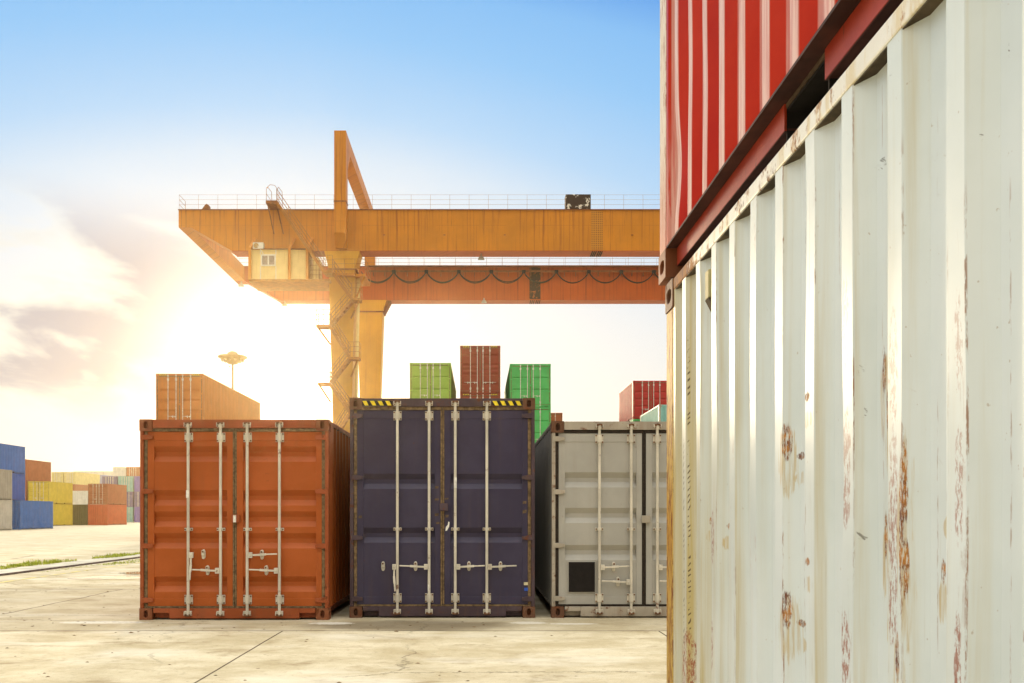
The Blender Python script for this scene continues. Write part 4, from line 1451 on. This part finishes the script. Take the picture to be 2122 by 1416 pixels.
def make_crane_mat(name, col, streakcol, amount, nscale=1.0):
    m, t, b_ = newmat(name)
    v = coords(t, False)
    x, y, z = t.sep(v)
    u = t.m('ADD', x, t.m('MULTIPLY', y, 0.83))
    n1 = t.noise(v, 0.35, 5, 0.6)
    st = t.noise(t.comb(t.m('MULTIPLY', u, 3.0), 0.0, t.m('MULTIPLY', z, 0.06)), 1.6 * nscale, 6, 0.7)
    st2 = t.noise(t.comb(t.m('MULTIPLY', u, 7.0), 3.0, t.m('MULTIPLY', z, 0.25)), 1.3, 5, 0.65)
    fine = t.noise(v, 6.0, 6, 0.65)
    c = t.mix(t.ss(n1, 0.3, 0.7), tuple(q * 0.86 for q in col), tuple(q * 1.08 for q in col))
    c = t.mix(t.m('MULTIPLY', t.ss(st, 0.50, 0.68), amount), c, streakcol)
    c = t.mix(t.m('MULTIPLY', t.m('MULTIPLY', t.ss(st2, 0.60, 0.74), t.ss(n1, 0.4, 0.6)), amount), c, tuple(q * 0.55 for q in streakcol))
    c = t.mix(t.m('MULTIPLY', t.ss(fine, 0.66, 0.76), 0.35), c, RUST)
    # plate seams every 3.9 m and one lengthwise seam
    seam = t.ss(t.m('ABSOLUTE', t.m('SUBTRACT', t.m('FRACT', t.m('DIVIDE', x, 3.9)), 0.5)), 0.006, 0.003)
    seam = t.m('MAXIMUM', seam, t.m('MULTIPLY', t.ss(t.m('ABSOLUTE', t.m('SUBTRACT', z, 22.75)), 0.02, 0.01), t.ss(n1, 0.42, 0.5)))
    c = t.mix(t.m('MULTIPLY', seam, 0.35), c, streakcol)
    t.put(b_.inputs['Base Color'], c)
    b_.inputs['Roughness'].default_value = 0.5
    bump(t, b_, t.m('ADD', n1, t.m('MULTIPLY', seam, -0.4)), 0.2, 0.03)
    return m


M_CR = make_crane_mat('crane_yellow', (0.58, 0.205, 0.006), (0.25, 0.058, 0.005), 0.85)
M_CR2 = make_crane_mat('crane_rusty_orange', (0.46, 0.085, 0.004), (0.15, 0.024, 0.004), 0.85)
M_LEG = make_crane_mat('crane_leg_yellow', (0.68, 0.33, 0.020), (0.38, 0.13, 0.012), 0.4)
M_STAIR = plain('crane_stair_steel', (0.38, 0.145, 0.018), 0.6, 0, 3, 0.2)
M_CRD = plain('crane_brown_steel', (0.24, 0.078, 0.014), 0.6, 0, 3, 0.35)
M_RAILING = plain('crane_handrail', (0.36, 0.15, 0.03), 0.55, 0, 3, 0.2)
M_CAB = paint('cabin_cream', (0.80, 0.60, 0.24), 0.5, 0.2, 0.10, 0.45, 0.12, (0.46, 0.26, 0.06))

crane = empty('gantry_crane', (CX, Z1, 0))
tag(crane, 'huge yellow rail gantry crane with twin box girders over the containers', 'gantry crane')
inv = Vector((-CX, -Z1, 0))


def cpart(mb, name, mat, parent=crane, smooth=False, bevel=0.0):
    o = mb.build(name, mat, parent, smooth, bevel)
    if parent is crane:
        # geometry is written in yard coordinates
        o.data.transform(__import__('mathutils').Matrix.Translation(inv))
    return o


def csub(mb, name, mat, parent, smooth=False, bevel=0.0):
    o = mb.build(name, mat, parent, smooth, bevel)
    o.data.transform(__import__('mathutils').Matrix.Translation(inv))
    return o


def girder(yf, depth, mat, ba):
    mb = MB()
    prof = [(XL, 22.60), (-21.35, 22.60), (-18.3, GB), (XR - 4.0, GB), (XR - 0.9, 22.60), (XR, 22.60), (XR, GT), (XL, GT)]
    mb.prism_y(prof, yf, yf + depth)
    o = cpart(mb, 'girder', mat)
    tf = MB()
    tf.box(XL - 0.02, XR + 0.02, yf - 0.10, yf + depth + 0.10, GT + 0.002, GT + 0.05)
    csub(tf, 'top_flange', M_CRD, o)
    bf = MB()
    bf.box(-18.3, XR - 4.0, yf - 0.04, yf + depth + 0.10, GB - 0.045, GB - 0.002)
    csub(bf, 'bottom_flange', M_CR2, o)
    return o


gf = girder(Z1, 1.35, M_CR, 0)
gr_ = girder(Z2, 1.35, M_CR2, 1)
for xa in (XL + 0.003, XR - 0.9):
    mb = MB(); mb.box(xa, xa + 0.897, Z1 + 1.352, Z2 - 0.002, 22.603, 23.867)
    cpart(mb, 'end_beam', M_CR)


def railing(mb, pts, posts, h=1.10, rails=(1.10, 0.73, 0.37), r=0.019):
    for hh in rails:
        mb.tube([(p[0], p[1], p[2] + hh) for p in pts], r, 5)
    for p in posts:
        mb.tube([(p[0], p[1], p[2]), (p[0], p[1], p[2] + h)], r * 1.15, 5)


for (yy, nm) in ((Z1 - 0.02, 'front'), (Z2 + 0.0, 'rear'), (Z2 + 1.4, 'rear')):
    mb = MB()
    zt = GT + 0.05
    posts = [(XL + 0.05 + 1.43 * k, yy, zt) for k in range(36)]
    if nm == 'front':
        posts = [p for p in posts if not (-15.6 < p[0] < -14.6)]
    railing(mb, [(XL + 0.05, yy, zt), (XR - 0.5, yy, zt)], posts, 1.08, (1.08, 0.72, 0.36), 0.008)
    cpart(mb, 'handrail', M_RAILING)
mb = MB()
railing(mb, [(XL + 0.05, Z1, GT + 0.05), (XL + 0.05, Z1 + 1.35, GT + 0.05)], [(XL + 0.05, Z1 + 1.35, GT + 0.05)], 1.08, (1.08, 0.72, 0.36), 0.016)
cpart(mb, 'handrail', M_RAILING)

# portal frames standing on the girders
for px in (CX, 18.7):
    hw = 0.43
    mb = MB()
    mb.box(px - hw, px + hw, Z1 - 0.98, Z1 - 0.105, 21.9, 29.35)
    mb.hexa([(px - hw, Z1 - 0.35, 20.95), (px + hw, Z1 - 0.35, 20.95), (px + hw, Z1 - 0.105, 20.95), (px - hw, Z1 - 0.105, 20.95)],
            [(px - hw, Z1 - 0.98, 21.9), (px + hw, Z1 - 0.98, 21.9), (px + hw, Z1 - 0.105, 21.9), (px - hw, Z1 - 0.105, 21.9)])
    col = cpart(mb, 'portal_column', M_CR)
    mb = MB(); mb.box(px - hw - 0.03, px + hw + 0.03, Z1 - 1.02, Z1 - 0.06, 24.15, 24.24)
    csub(mb, 'column_collar', M_CRD, col)
    mb = MB(); mb.box(px - hw - 0.03, px + hw + 0.03, Z2 + 1.46, Z2 + 2.28, 20.9, 29.35)
    cpart(mb, 'portal_column', M_CR)
    mb = MB()
    mb.box(px - hw + 0.003, px + hw - 0.003, Z1 - 0.10, Z2 + 1.455, 28.35, 29.345)
    # gussets under the cross beam
    for ya, yb in ((Z1 - 0.10, Z1 + 1.3), (Z2 + 1.455, Z2 + 0.1)):
        zz = 28.349
        q = [(px - hw + 0.01, ya, zz - 1.6), (px + hw - 0.01, ya, zz - 1.6), (px + hw - 0.01, yb, zz), (px - hw + 0.01, yb, zz), (px - hw + 0.01, ya, zz), (px + hw - 0.01, ya, zz)]
        mb.add(q, [(0, 1, 2, 3), (0, 4, 5, 1), (0, 3, 4), (1, 5, 2), (3, 2, 5, 4)])
    cpart(mb, 'portal_beam', M_CR)

# legs: stiffened, tapering towards the ground
def leg(px, yc, wt, wb, dt, db, mat, sh):
    mb = MB()
    zt, zb = GB - 0.05, 1.15
    def ring(wd, dp, z):
        return [(px - wd / 2, yc - dp / 2, z), (px + wd / 2, yc - dp / 2, z), (px + wd / 2, yc + dp / 2, z), (px - wd / 2, yc + dp / 2, z)]
    zs = zt - sh
    mb.hexa(ring(wb, db, zb), ring(wt, dt, zs))
    mb.hexa(ring(wt, dt, zs + 0.001), ring(wt + 0.70, dt, zt))
    o = cpart(mb, 'leg', mat)
    st = MB()
    n = 6
    for k in range(1, n):
        f = k / n - 0.5
        a = (px + f * wt, yc - dt / 2, zs); b2 = (px + f * (wt + 0.70), yc - dt / 2, zt)
        c2 = (px + f * wb, yc - db / 2, zb)
        st.bar(c2, a, 0.05, 0.03, (0, 1, 0))
        st.bar(a, b2, 0.05, 0.03, (0, 1, 0))
    csub(st, 'stiffener', mat, o)
    cb = MB()
    cb.box(px - wt / 2 - 0.12, px + wt / 2 + 0.12, yc - dt / 2 - 0.06, yc + dt / 2 + 0.06, zs - 0.06, zs + 0.06)
    csub(cb, 'leg_collar', M_CRD, o)
    return o


for px in (CX, 18.7):
    leg(px, Z1 + 0.68, 1.92, 1.05, 1.6, 1.1, M_LEG, 1.35)
    leg(px + (0.2 if px < 0 else 0), Z2 + 0.70, 2.35, 1.15, 1.6, 1.1, M_LEG, 1.05)
    mb = MB(); mb.box(px - 0.5, px + 0.5, Z1 - 2.2, Z2 + 3.6, 0.62, 1.148)
    cpart(mb, 'sill_beam', M_CR)
    for yc in (Z1 - 1.2, Z1 + 1.6, Z2 - 0.5, Z2 + 2.6):
        mb = MB()
        mb.box(px - 0.30, px - 0.14, yc - 0.8, yc + 0.8, 0.25, 0.618)
        mb.box(px + 0.14, px + 0.30, yc - 0.8, yc + 0.8, 0.25, 0.618)
        bg = cpart(mb, 'bogie', M_CR)
        for dy_ in (-0.45, 0.45):
            wm = MB(); wm.tube([(px - 0.10, yc + dy_, 0.31), (px + 0.10, yc + dy_, 0.31)], 0.235, 16)
            csub(wm, 'wheel', M_STEEL, bg)
# dark haunch plates where rear leg meets the girder
mb = MB()
mb.add([(CX + 1.45, Z2 - 0.02, GB - 0.06), (CX + 2.1, Z2 - 0.02, GB - 0.06), (CX + 1.5, Z2 - 0.02, GB - 1.2), (CX + 1.45, Z2 + 1.2, GB - 0.06), (CX + 2.1, Z2 + 1.2, GB - 0.06), (CX + 1.5, Z2 + 1.2, GB - 1.2)],
       [(0, 2, 1), (3, 4, 5), (0, 1, 4, 3), (1, 2, 5, 4), (2, 0, 3, 5)])
cpart(mb, 'haunch_bracket', M_CRD)

# splice plates with rows of bolts
def make_bolts(name, col, boltcol, rust):
    m, t, b_ = newmat(name)
    v = coords(t, False)
    x, y, z = t.sep(v)
    fx = t.m('ABSOLUTE', t.m('SUBTRACT', t.m('FRACT', t.m('DIVIDE', x, 0.135)), 0.5))
    fz = t.m('ABSOLUTE', t.m('SUBTRACT', t.m('FRACT', t.m('DIVIDE', z, 0.135)), 0.5))
    rr = t.m('SQRT', t.m('ADD', t.m('MULTIPLY', fx, fx), t.m('MULTIPLY', fz, fz)))
    dot = t.ss(rr, 0.30, 0.22)
    n = t.noise(v, 3.0, 6, 0.7)
    c = t.mix(t.ss(n, 0.66 - rust * 0.65, 0.78 - rust * 0.65), col, (0.045, 0.022, 0.012))
    c = t.mix(dot, c, boltcol)
    t.put(b_.inputs['Base Color'], c)
    b_.inputs['Roughness'].default_value = 0.7
    bump(t, b_, dot, 0.6, 0.03)
    return m


M_SPL1 = make_bolts('splice_yellow', (0.55, 0.22, 0.02), (0.17, 0.05, 0.012), 0.0)
M_SPL2 = make_bolts('splice_rusted', (0.42, 0.11, 0.015), (0.06, 0.026, 0.012), 0.45)


def xat(px, z):
    return (px - 993.0) / 1846.0 * z


for (pa, pb, yy, mt) in ((1225, 1249, Z1, M_SPL1), (1097, 1120, Z2, M_SPL2)):
    xa, xb = xat(pa, yy), xat(pb, yy)
    mb = MB()
    wd = (xb - xa)
    mb.box(xa, xa + wd * 0.42, yy - 0.035, yy - 0.002, GB + 0.06, GT - 0.06)
    mb.box(xb - wd * 0.42, xb, yy - 0.035, yy - 0.002, GB + 0.06, GT - 0.06)
    mb.box(xa + wd * 0.42, xb - wd * 0.42, yy - 0.02, yy - 0.002, GB + 0.06, GT - 0.06)
    cpart(mb, 'splice_plate', mt)
    mb = MB()
    for k in range(6):
        f = xa + wd * (0.08 + 0.155 * k + (0.06 if k > 2 else 0))
        mb.box(f, f + 0.07, yy - 0.03, yy + 1.3, GB - 0.085, GB - 0.047)
    cpart(mb, 'splice_ribs', M_DARK)

# small lugs on the front web
for px in (796, 921, 1046, 1310):
    xx = xat(px, Z1)
    mb = MB(); mb.box(xx - 0.08, xx + 0.08, Z1 - 0.05, Z1 - 0.002, 22.0, 22.06)
    cpart(mb, 'web_lug', M_CRD)

# rusty box and bracket on top of the front girder
def make_peel():
    m, t, b_ = newmat('peeling_board')
    v = coords(t, False)
    n = t.noise(v, 2.3, 5, 0.62)
    n2 = t.noise(v, 0.7, 2, 0.5)
    c = t.mix(t.ss(t.m('ADD', t.m('MULTIPLY', n, 0.75), t.m('MULTIPLY', n2, 0.35)), 0.62, 0.64), (0.040, 0.018, 0.010), (0.70, 0.62, 0.50))
    t.put(b_.inputs['Base Color'], c)
    b_.inputs['Roughness'].default_value = 0.75
    return m


xa, xb = xat(1172, Z1), xat(1224, Z1)
mb = MB(); mb.box(xa, xb, Z1 - 0.06, Z1 + 0.75, GT + 0.052, GT + 1.16)
cpart(mb, 'peeling_box', make_peel(), bevel=0.02)
xa = xat(422, Z1)
mb = MB()
mb.prism_y([(xa - 0.32, GT + 0.052), (xa + 0.28, GT + 0.052), (xa + 0.26, GT + 0.50), (xa + 0.12, GT + 0.58), (xa + 0.0, GT + 0.50)], Z1 + 0.3, Z1 + 0.8)
cpart(mb, 'buffer_bracket', M_CRD)

# festoon: track and sagging cables on the rear girder
mb = MB()
mb.box(-10.0, XR - 1, Z2 - 0.42, Z2 - 0.30, 23.30, 23.40)
mb.box(-10.0, XR - 1, Z2 - 0.46, Z2 - 0.26, 23.40, 23.425)
mb.box(-10.0, XR - 1, Z2 - 0.50, Z2 - 0.102, GT - 0.07, GT + 0.0)
cpart(mb, 'festoon_track', M_CRD)
for k in range(37):
    xx = -9.6 + k * 1.02
    mb = MB(); mb.box(xx - 0.03, xx + 0.03, Z2 - 0.36, Z2 - 0.002, 22.98, 23.29)
    cpart(mb, 'track_bracket', M_CRD)
x0 = xat(750, Z2); sp_ = xat(1006, Z2) - xat(939, Z2)
rndc = random.Random(4)
for k in range(13):
    xa = x0 + k * sp_
    mb = MB()
    for dyy, sg in ((0.0, 1.02), (0.09, 0.92 + 0.1 * rndc.random())):
        pts = []
        for i in range(15):
            f = i / 14
            pts.append((xa + f * sp_, Z2 - 0.40 - dyy, 23.30 - sg * 1.0 * (1 - (2 * f - 1) ** 2) ** 0.8 if 0 < f < 1 else 23.30))
        mb.tube(pts, 0.045, 6)
    cable = cpart(mb, 'cable_loop', M_DARK, smooth=True)
    tm = MB(); tm.box(xa + sp_ - 0.16, xa + sp_ + 0.16, Z2 - 0.52, Z2 - 0.28, 23.18, 23.44)
    csub(tm, 'cable_trolley', M_DARK, cable)

# floodlights under the girders
for (px, yy, zz) in ((997, Z1 + 0.6, GB - 0.05), (590, Z2 + 0.3, GB - 0.05), (1003, Z2 - 0.1, GB + 0.12), (500, Z2 - 2, 22.0)):
    xx = xat(px, yy)
    mb = MB()
    mb.box(xx - 0.05, xx + 0.05, yy - 0.05, yy + 0.05, zz - 0.20, zz)
    mb.hexa([(xx - 0.24, yy - 0.18, zz - 0.42), (xx + 0.24, yy - 0.18, zz - 0.42), (xx + 0.24, yy + 0.18, zz - 0.42), (xx - 0.24, yy + 0.18, zz - 0.42)],
            [(xx - 0.12, yy - 0.12, zz - 0.20), (xx + 0.12, yy - 0.12, zz - 0.20), (xx + 0.12, yy + 0.12, zz - 0.20), (xx - 0.12, yy + 0.12, zz - 0.20)])
    cpart(mb, 'floodlight', M_GY if False else P_GY)

# electrical cabin hung below the front girder
ZC = Z1 - 0.65
def hx(px, z=ZC): return (px - 993.0) / 1846.0 * z
def hz(py, z=ZC): return CAMH + (1066.0 - py) / 1846.0 * z
xa, xb = hx(519), hx(636)
mb = MB(); mb.box(xa, xb, ZC + 0.10, ZC + 2.4, hz(579), hz(517))
cab = cpart(mb, 'cabin', M_CAB)
mb = MB(); mb.box(xa - 0.1, xb + 0.1, ZC - 0.02, ZC + 2.5, hz(517) + 0.002, hz(517) + 0.07)
csub(mb, 'cabin_roof', M_CRD, cab)
wx0, wx1, wz0, wz1 = hx(540), hx(571), hz(551), hz(527)
mb = MB()
for (a1, a2, b1, b2) in ((wx0, wx1, wz0, wz0 + 0.09), (wx0, wx1, wz1 - 0.09, wz1), (wx0, wx0 + 0.10, wz0 + 0.09, wz1 - 0.09), (wx1 - 0.10, wx1, wz0 + 0.09, wz1 - 0.09), ((wx0 + wx1) / 2 - 0.05, (wx0 + wx1) / 2 + 0.05, wz0 + 0.09, wz1 - 0.09)):
    mb.box(a1, a2, ZC + 0.04, ZC + 0.098, b1, b2)
csub(mb, 'window_frame', M_WHITEPL, cab)
mb = MB(); mb.box(wx0 + 0.1, wx1 - 0.1, ZC + 0.075, ZC + 0.097, wz0 + 0.09, wz1 - 0.09)
csub(mb, 'window_pane', M_GLASS, cab)
mb = MB()
for px in (539, 571):
    mb.box(hx(px) - 0.03, hx(px) + 0.03, ZC + 0.085, ZC + 0.0985, hz(579), wz0 - 0.01)
    mb.box(hx(px) - 0.03, hx(px) + 0.03, ZC + 0.085, ZC + 0.0985, wz1 + 0.01, hz(517))
csub(mb, 'panel_strip', M_WHITEPL, cab)
# air conditioner
ax0, ax1, az0, az1 = hx(524), hx(546), hz(516), hz(503)
mb = MB(); mb.box(ax0, ax1, ZC - 0.05, ZC + 0.30, az0, az1)
ac = csub(mb, 'air_conditioner', M_WHITEPL, cab, False, 0.02)
mb = MB(); mb.tube([((ax0 * 2 + ax1) / 3 - 0.02, ZC - 0.056, (az0 + az1) / 2), ((ax0 * 2 + ax1) / 3 - 0.02, ZC - 0.03, (az0 + az1) / 2)], 0.19, 16)
csub(mb, 'fan_grille', plain('fan_grille', (0.42, 0.25, 0.08), 0.6), cab)
mb = MB(); mb.tube([(ax0 + 0.3, ZC - 0.07, az0 + 0.2), (hx(537), ZC + 0.0, hz(513)), (hx(543), ZC + 0.03, hz(522)), (hx(545), ZC + 0.07, hz(526))], 0.03, 6)
csub(mb, 'coolant_pipe', M_WHITEPL, cab)
# floor platform and hangers
mb = MB(); mb.box(hx(516), hx(684), ZC - 0.02, ZC + 2.75, hz(584), hz(579) - 0.003)
cpart(mb, 'cabin_platform', M_STAIR)
for px in (518, 600, 637):
    xx = hx(px)
    mb = MB()
    mb.box(xx - 0.10, xx + 0.10, ZC - 0.12, ZC - 0.025, hz(580), hz(514))
    mb.bar((xx, ZC - 0.07, hz(515)), (xx + 0.24, Z1 - 0.05, hz(489)), 0.20, 0.10, (0, 1, 0))
    cpart(mb, 'hanger', M_CR)

# stairs
ZS = 64.75
def sx_(px): return (px - 993.0) / 1846.0 * ZS
def sz_(py): return CAMH + (1066.0 - py) / 1846.0 * ZS


def landing(p0, p1, py, y0=ZS, y1=ZS + 0.95, brace=0, rail=True):
    xa, xb, z = sx_(p0), sx_(p1), sz_(py)
    mb = MB()
    mb.box(xa, xb, y0, y1, z - 0.16, z)
    if brace:
        xo = xa if brace < 0 else xb
        xi = CX + brace * 0.75
        mb.bar((xo - brace * 0.1, y0 + 0.1, z - 0.16), (xi, y0 + 0.6, z - 1.35), 0.08, 0.10)
    o = cpart(mb, 'landing', M_STAIR)
    if rail:
        mb = MB()
        n = 2
        railing(mb, [(xa, y0 + 0.03, z), (xb, y0 + 0.03, z)], [(xa + (xb - xa) * k / n, y0 + 0.03, z) for k in range(n + 1)], 1.1, (1.1, 0.75, 0.4), 0.018)
        if brace:
            xo = xa if brace < 0 else xb
            railing(mb, [(xo, y0 + 0.03, z), (xo, y1, z)], [(xo, y1, z)], 1.1, (1.1, 0.75, 0.4), 0.018)
        csub(mb, 'landing_rail', M_RAILING, o)
    return o


def flight(pa, ya, pb, yb, y0=ZS, wd=0.72):
    a = Vector((sx_(pa), 0, sz_(ya))); b2 = Vector((sx_(pb), 0, sz_(yb)))
    mb = MB()
    for yy in (y0 + 0.03, y0 + wd):
        mb.bar((a.x, yy, a.z - 0.06), (b2.x, yy, b2.z - 0.06), 0.04, 0.20, (0, 0, 1))
    n = max(4, int(abs(a.z - b2.z) / 0.24))
    for k in range(1, n):
        f = k / n
        p = a.lerp(b2, f)
        mb.box(p.x - 0.11, p.x + 0.11, y0 + 0.052, y0 + wd - 0.022, p.z - 0.03, p.z)
    o = cpart(mb, 'stair_flight', M_STAIR)
    mb = MB()
    for yy in (y0 + 0.02, y0 + wd + 0.01):
        for hh in (0.95, 0.62, 0.30):
            mb.tube([(a.x, yy, a.z + hh), (b2.x, yy, b2.z + hh)], 0.019, 5)
        for k in range(0, 5):
            p = a.lerp(b2, k / 4)
            mb.tube([(p.x, yy, p.z), (p.x, yy, p.z + 0.95)], 0.02, 5)
    csub(mb, 'stair_rail', M_RAILING, o)


# platform at the girder top with two braces
xa, xb = sx_(553), sx_(577)
z0 = sz_(419)
mb = MB()
mb.box(xa, xb, ZS - 0.35, Z1 - 0.12, z0 - 0.22, z0)
mb.bar((xa + 0.1, ZS - 0.2, z0 - 0.22), (xa + 0.25, Z1 - 0.01, z0 - 1.95), 0.07, 0.07)
mb.bar((xb - 0.1, ZS - 0.2, z0 - 0.22), (xb + 0.1, Z1 - 0.01, z0 - 1.95), 0.07, 0.07)
o = cpart(mb, 'landing', M_CRD)
mb = MB()
for xx in (xa + 0.03, xb - 0.03):
    pts = [(xx, ZS - 0.3, z0), (xx, ZS - 0.3, z0 + 0.8), (xx + 0.05, ZS - 0.1, z0 + 1.05), (xx + 0.1, Z1 - 0.3, z0 + 1.05), (xx + 0.1, Z1 - 0.12, z0)]
    mb.tube(pts, 0.02, 5)
    mb.tube([(xx, ZS - 0.3, z0 + 0.5), (xx, Z1 - 0.15, z0 + 0.5)], 0.016, 5)
mb.tube([(xa + 0.03, ZS - 0.3, z0 + 0.9), (xa + 0.3, ZS - 0.3, z0 + 1.15), (xb - 0.2, ZS - 0.3, z0 + 1.1), (xb - 0.03, ZS - 0.3, z0 + 0.85)], 0.018, 5)
csub(mb, 'landing_rail', M_RAILING, o)
flight(575, 421, 672, 563, ZS - 0.3)
landing(672, 690, 563, ZS - 0.35, ZS + 0.9)
flight(690, 565, 729, 618, ZS - 0.1)
landing(728, 747, 618, brace=1)
flight(728, 620, 683, 671, ZS + 0.1)
landing(655, 684, 673, brace=-1)
flight(683, 675, 723, 738, ZS - 0.05)
landing(721, 744, 740, brace=1)
flight(722, 742, 684, 791, ZS + 0.1)
landing(658, 684, 793, brace=-1)
flight(683, 795, 723, 852, ZS - 0.05)
landing(721, 743, 855, brace=1)
py = 857
for k in range(3):
    l_ = k % 2 == 0
    if l_:
        flight(722, py, 686, py + 58, ZS + 0.1); landing(662, 687, py + 60, brace=-1)
    else:
        flight(687, py, 721, py + 58, ZS - 0.05); landing(720, 742, py + 60, brace=1)
    py += 62
flight(686 if False else 687, py, 728, 1103, ZS + 0.1)
# walkway platform on the leg towards the rear girder
mb = MB()
ya_, yb_ = ZS + 0.75, ZS + 3.1
xa, xb = (692 - 993) / 1846 * (ZS + 0.75), (757 - 993) / 1846 * (ZS + 0.75)
zz = CAMH + (1066 - 568) / 1846 * (ZS + 0.75)
mb.box(CX + 1.0, xb, ya_, yb_ + 0.6, zz - 0.16, zz)
mb.box(xa, CX + 1.0, ya_ - 0.25, Z1 - 0.15, zz - 0.162, zz - 0.002)
mb.bar((xb - 0.1, ya_ + 0.2, zz - 0.16), (CX + 1.0, ya_ + 0.6, zz - 1.7), 0.08, 0.10)
o = cpart(mb, 'walkway', M_CR)
mb = MB()
railing(mb, [(xa, ya_, zz), (xb - 0.25, ya_, zz), (xb, ya_ + 0.3, zz), (xb, yb_ + 0.6, zz)], [(xa + (xb - xa) * k / 3, ya_, zz) for k in range(4)] + [(xb, yb_ + 0.6, zz), (xb, ya_ + 1.4, zz)], 1.1, (1.1, 0.75, 0.4), 0.019)
csub(mb, 'walkway_rail', M_RAILING, o)
# cream service pipe up the right edge of the leg
mb = MB(); mb.tube([(CX + 0.95, Z1 + 0.3, 8.0), (CX + 1.18, Z1 + 0.3, 19.0)], 0.13, 10)
cpart(mb, 'conduit', M_CAB, smooth=True)
# cage behind the stairs beside the cabin
mb = MB()
x1_, x2_ = hx(641), hx(668)
railing(mb, [(x1_, ZC + 0.1, hz(579)), (x2_, ZC + 0.1, hz(579))], [(x1_ + (x2_ - x1_) * k / 4, ZC + 0.1, hz(579)) for k in range(5)], 1.4, (1.4, 1.05, 0.7, 0.35), 0.018)
cpart(mb, 'cage', M_RAILING)
mb = MB(); mb.box(hx(644), hx(656), ZC + 0.8, ZC + 2.2, hz(578), hz(527))
cpart(mb, 'switch_cabinet', M_CAB)

# ------------------------------------------------------------------ high mast light like a flying saucer
ZM = 82.0
mast = empty('high_mast_light', (xat(482, ZM), ZM, 0))
tag(mast, 'tall mast light with a saucer shaped lamp head beyond the orange stack', 'mast light')
M_MAST = plain('mast_paint', (0.26, 0.17, 0.06), 0.5, 0, 2, 0.1)
KM = 82.0 / 150.0
pz = lambda py: CAMH + (1066 - py) / 1846 * ZM
mb = MB(); mb.lathe([(0.34, 0), (0.32, 1.5), (0.14, 3.0), (0.095, pz(754))], 16)
mb.build('mast_pole', M_MAST, mast, True)
mb = MB(); mb.lathe([(r_ * KM, z_) for r_, z_ in [(0.62, pz(755)), (0.80, pz(754)), (1.15, pz(750.5)), (2.40, pz(741.5)), (2.45, pz(740)), (2.30, pz(738.5)), (1.2, pz(736.5)), (0.9, pz(736.2))]], 32)
hd = mb.build('lamp_head', M_MAST, mast, True)
mb = MB(); mb.lathe([(r_ * KM, z_) for r_, z_ in [(0.90, pz(735.2)), (0.86, pz(733)), (0.68, pz(730.5)), (0.38, pz(728.7)), (0.05, pz(728))]], 24)
mb.build('lamp_dome', M_MAST, mast, True)
mb = MB(); mb.tube([(0, 0, pz(737)), (0, 0, pz(734.5))], 0.5 * KM, 12); mb.tube([(0, 0, pz(728)), (0, 0, pz(711))], 0.012, 5)
mb.build('mast_spike', M_MAST, mast)
for k in range(12):
    a = 2 * PI * k / 12
    r0 = 1.72 * KM
    zc = pz(746.8)
    c_, s_ = math.cos(a), math.sin(a)
    mb = MB(); mb.tube([(r0 * c_ * 0.93, r0 * s_ * 0.93, zc + 0.06), (r0 * c_ * 1.05, r0 * s_ * 1.05, zc - 0.10)], 0.12, 10)
    mb.build('lamp_lens', plain('lamp_lens', (0.36, 0.28, 0.15), 0.3), hd)
mb = MB(); mb.box(-0.33, -0.26, -0.04, 0.04, pz(761), pz(758)); mb.tube([(-0.30, 0, pz(756)), (-0.30, 0, pz(776))], 0.010, 5)
mb.build('hoist_chain', M_MAST, mast)

# ------------------------------------------------------------------ air
hzm = bpy.data.materials.new('warm_haze')
hzm.use_nodes = True
ht = NT(hzm.node_tree)
ht.t.nodes.clear()
pv = ht.n('ShaderNodeVolumePrincipled')
pv.inputs['Color'].default_value = (1.0, 0.82, 0.50, 1)
pv.inputs['Density'].default_value = 0.00055
pv.inputs['Anisotropy'].default_value = 0.88
ho = ht.n('ShaderNodeOutputMaterial')
ht.link(pv.outputs[0], ho.inputs['Volume'])
mb = MB(); mb.box(-510, 510, -160, 910, -1.2, 30.5)
tag(mb.build('haze', hzm), kind='stuff')
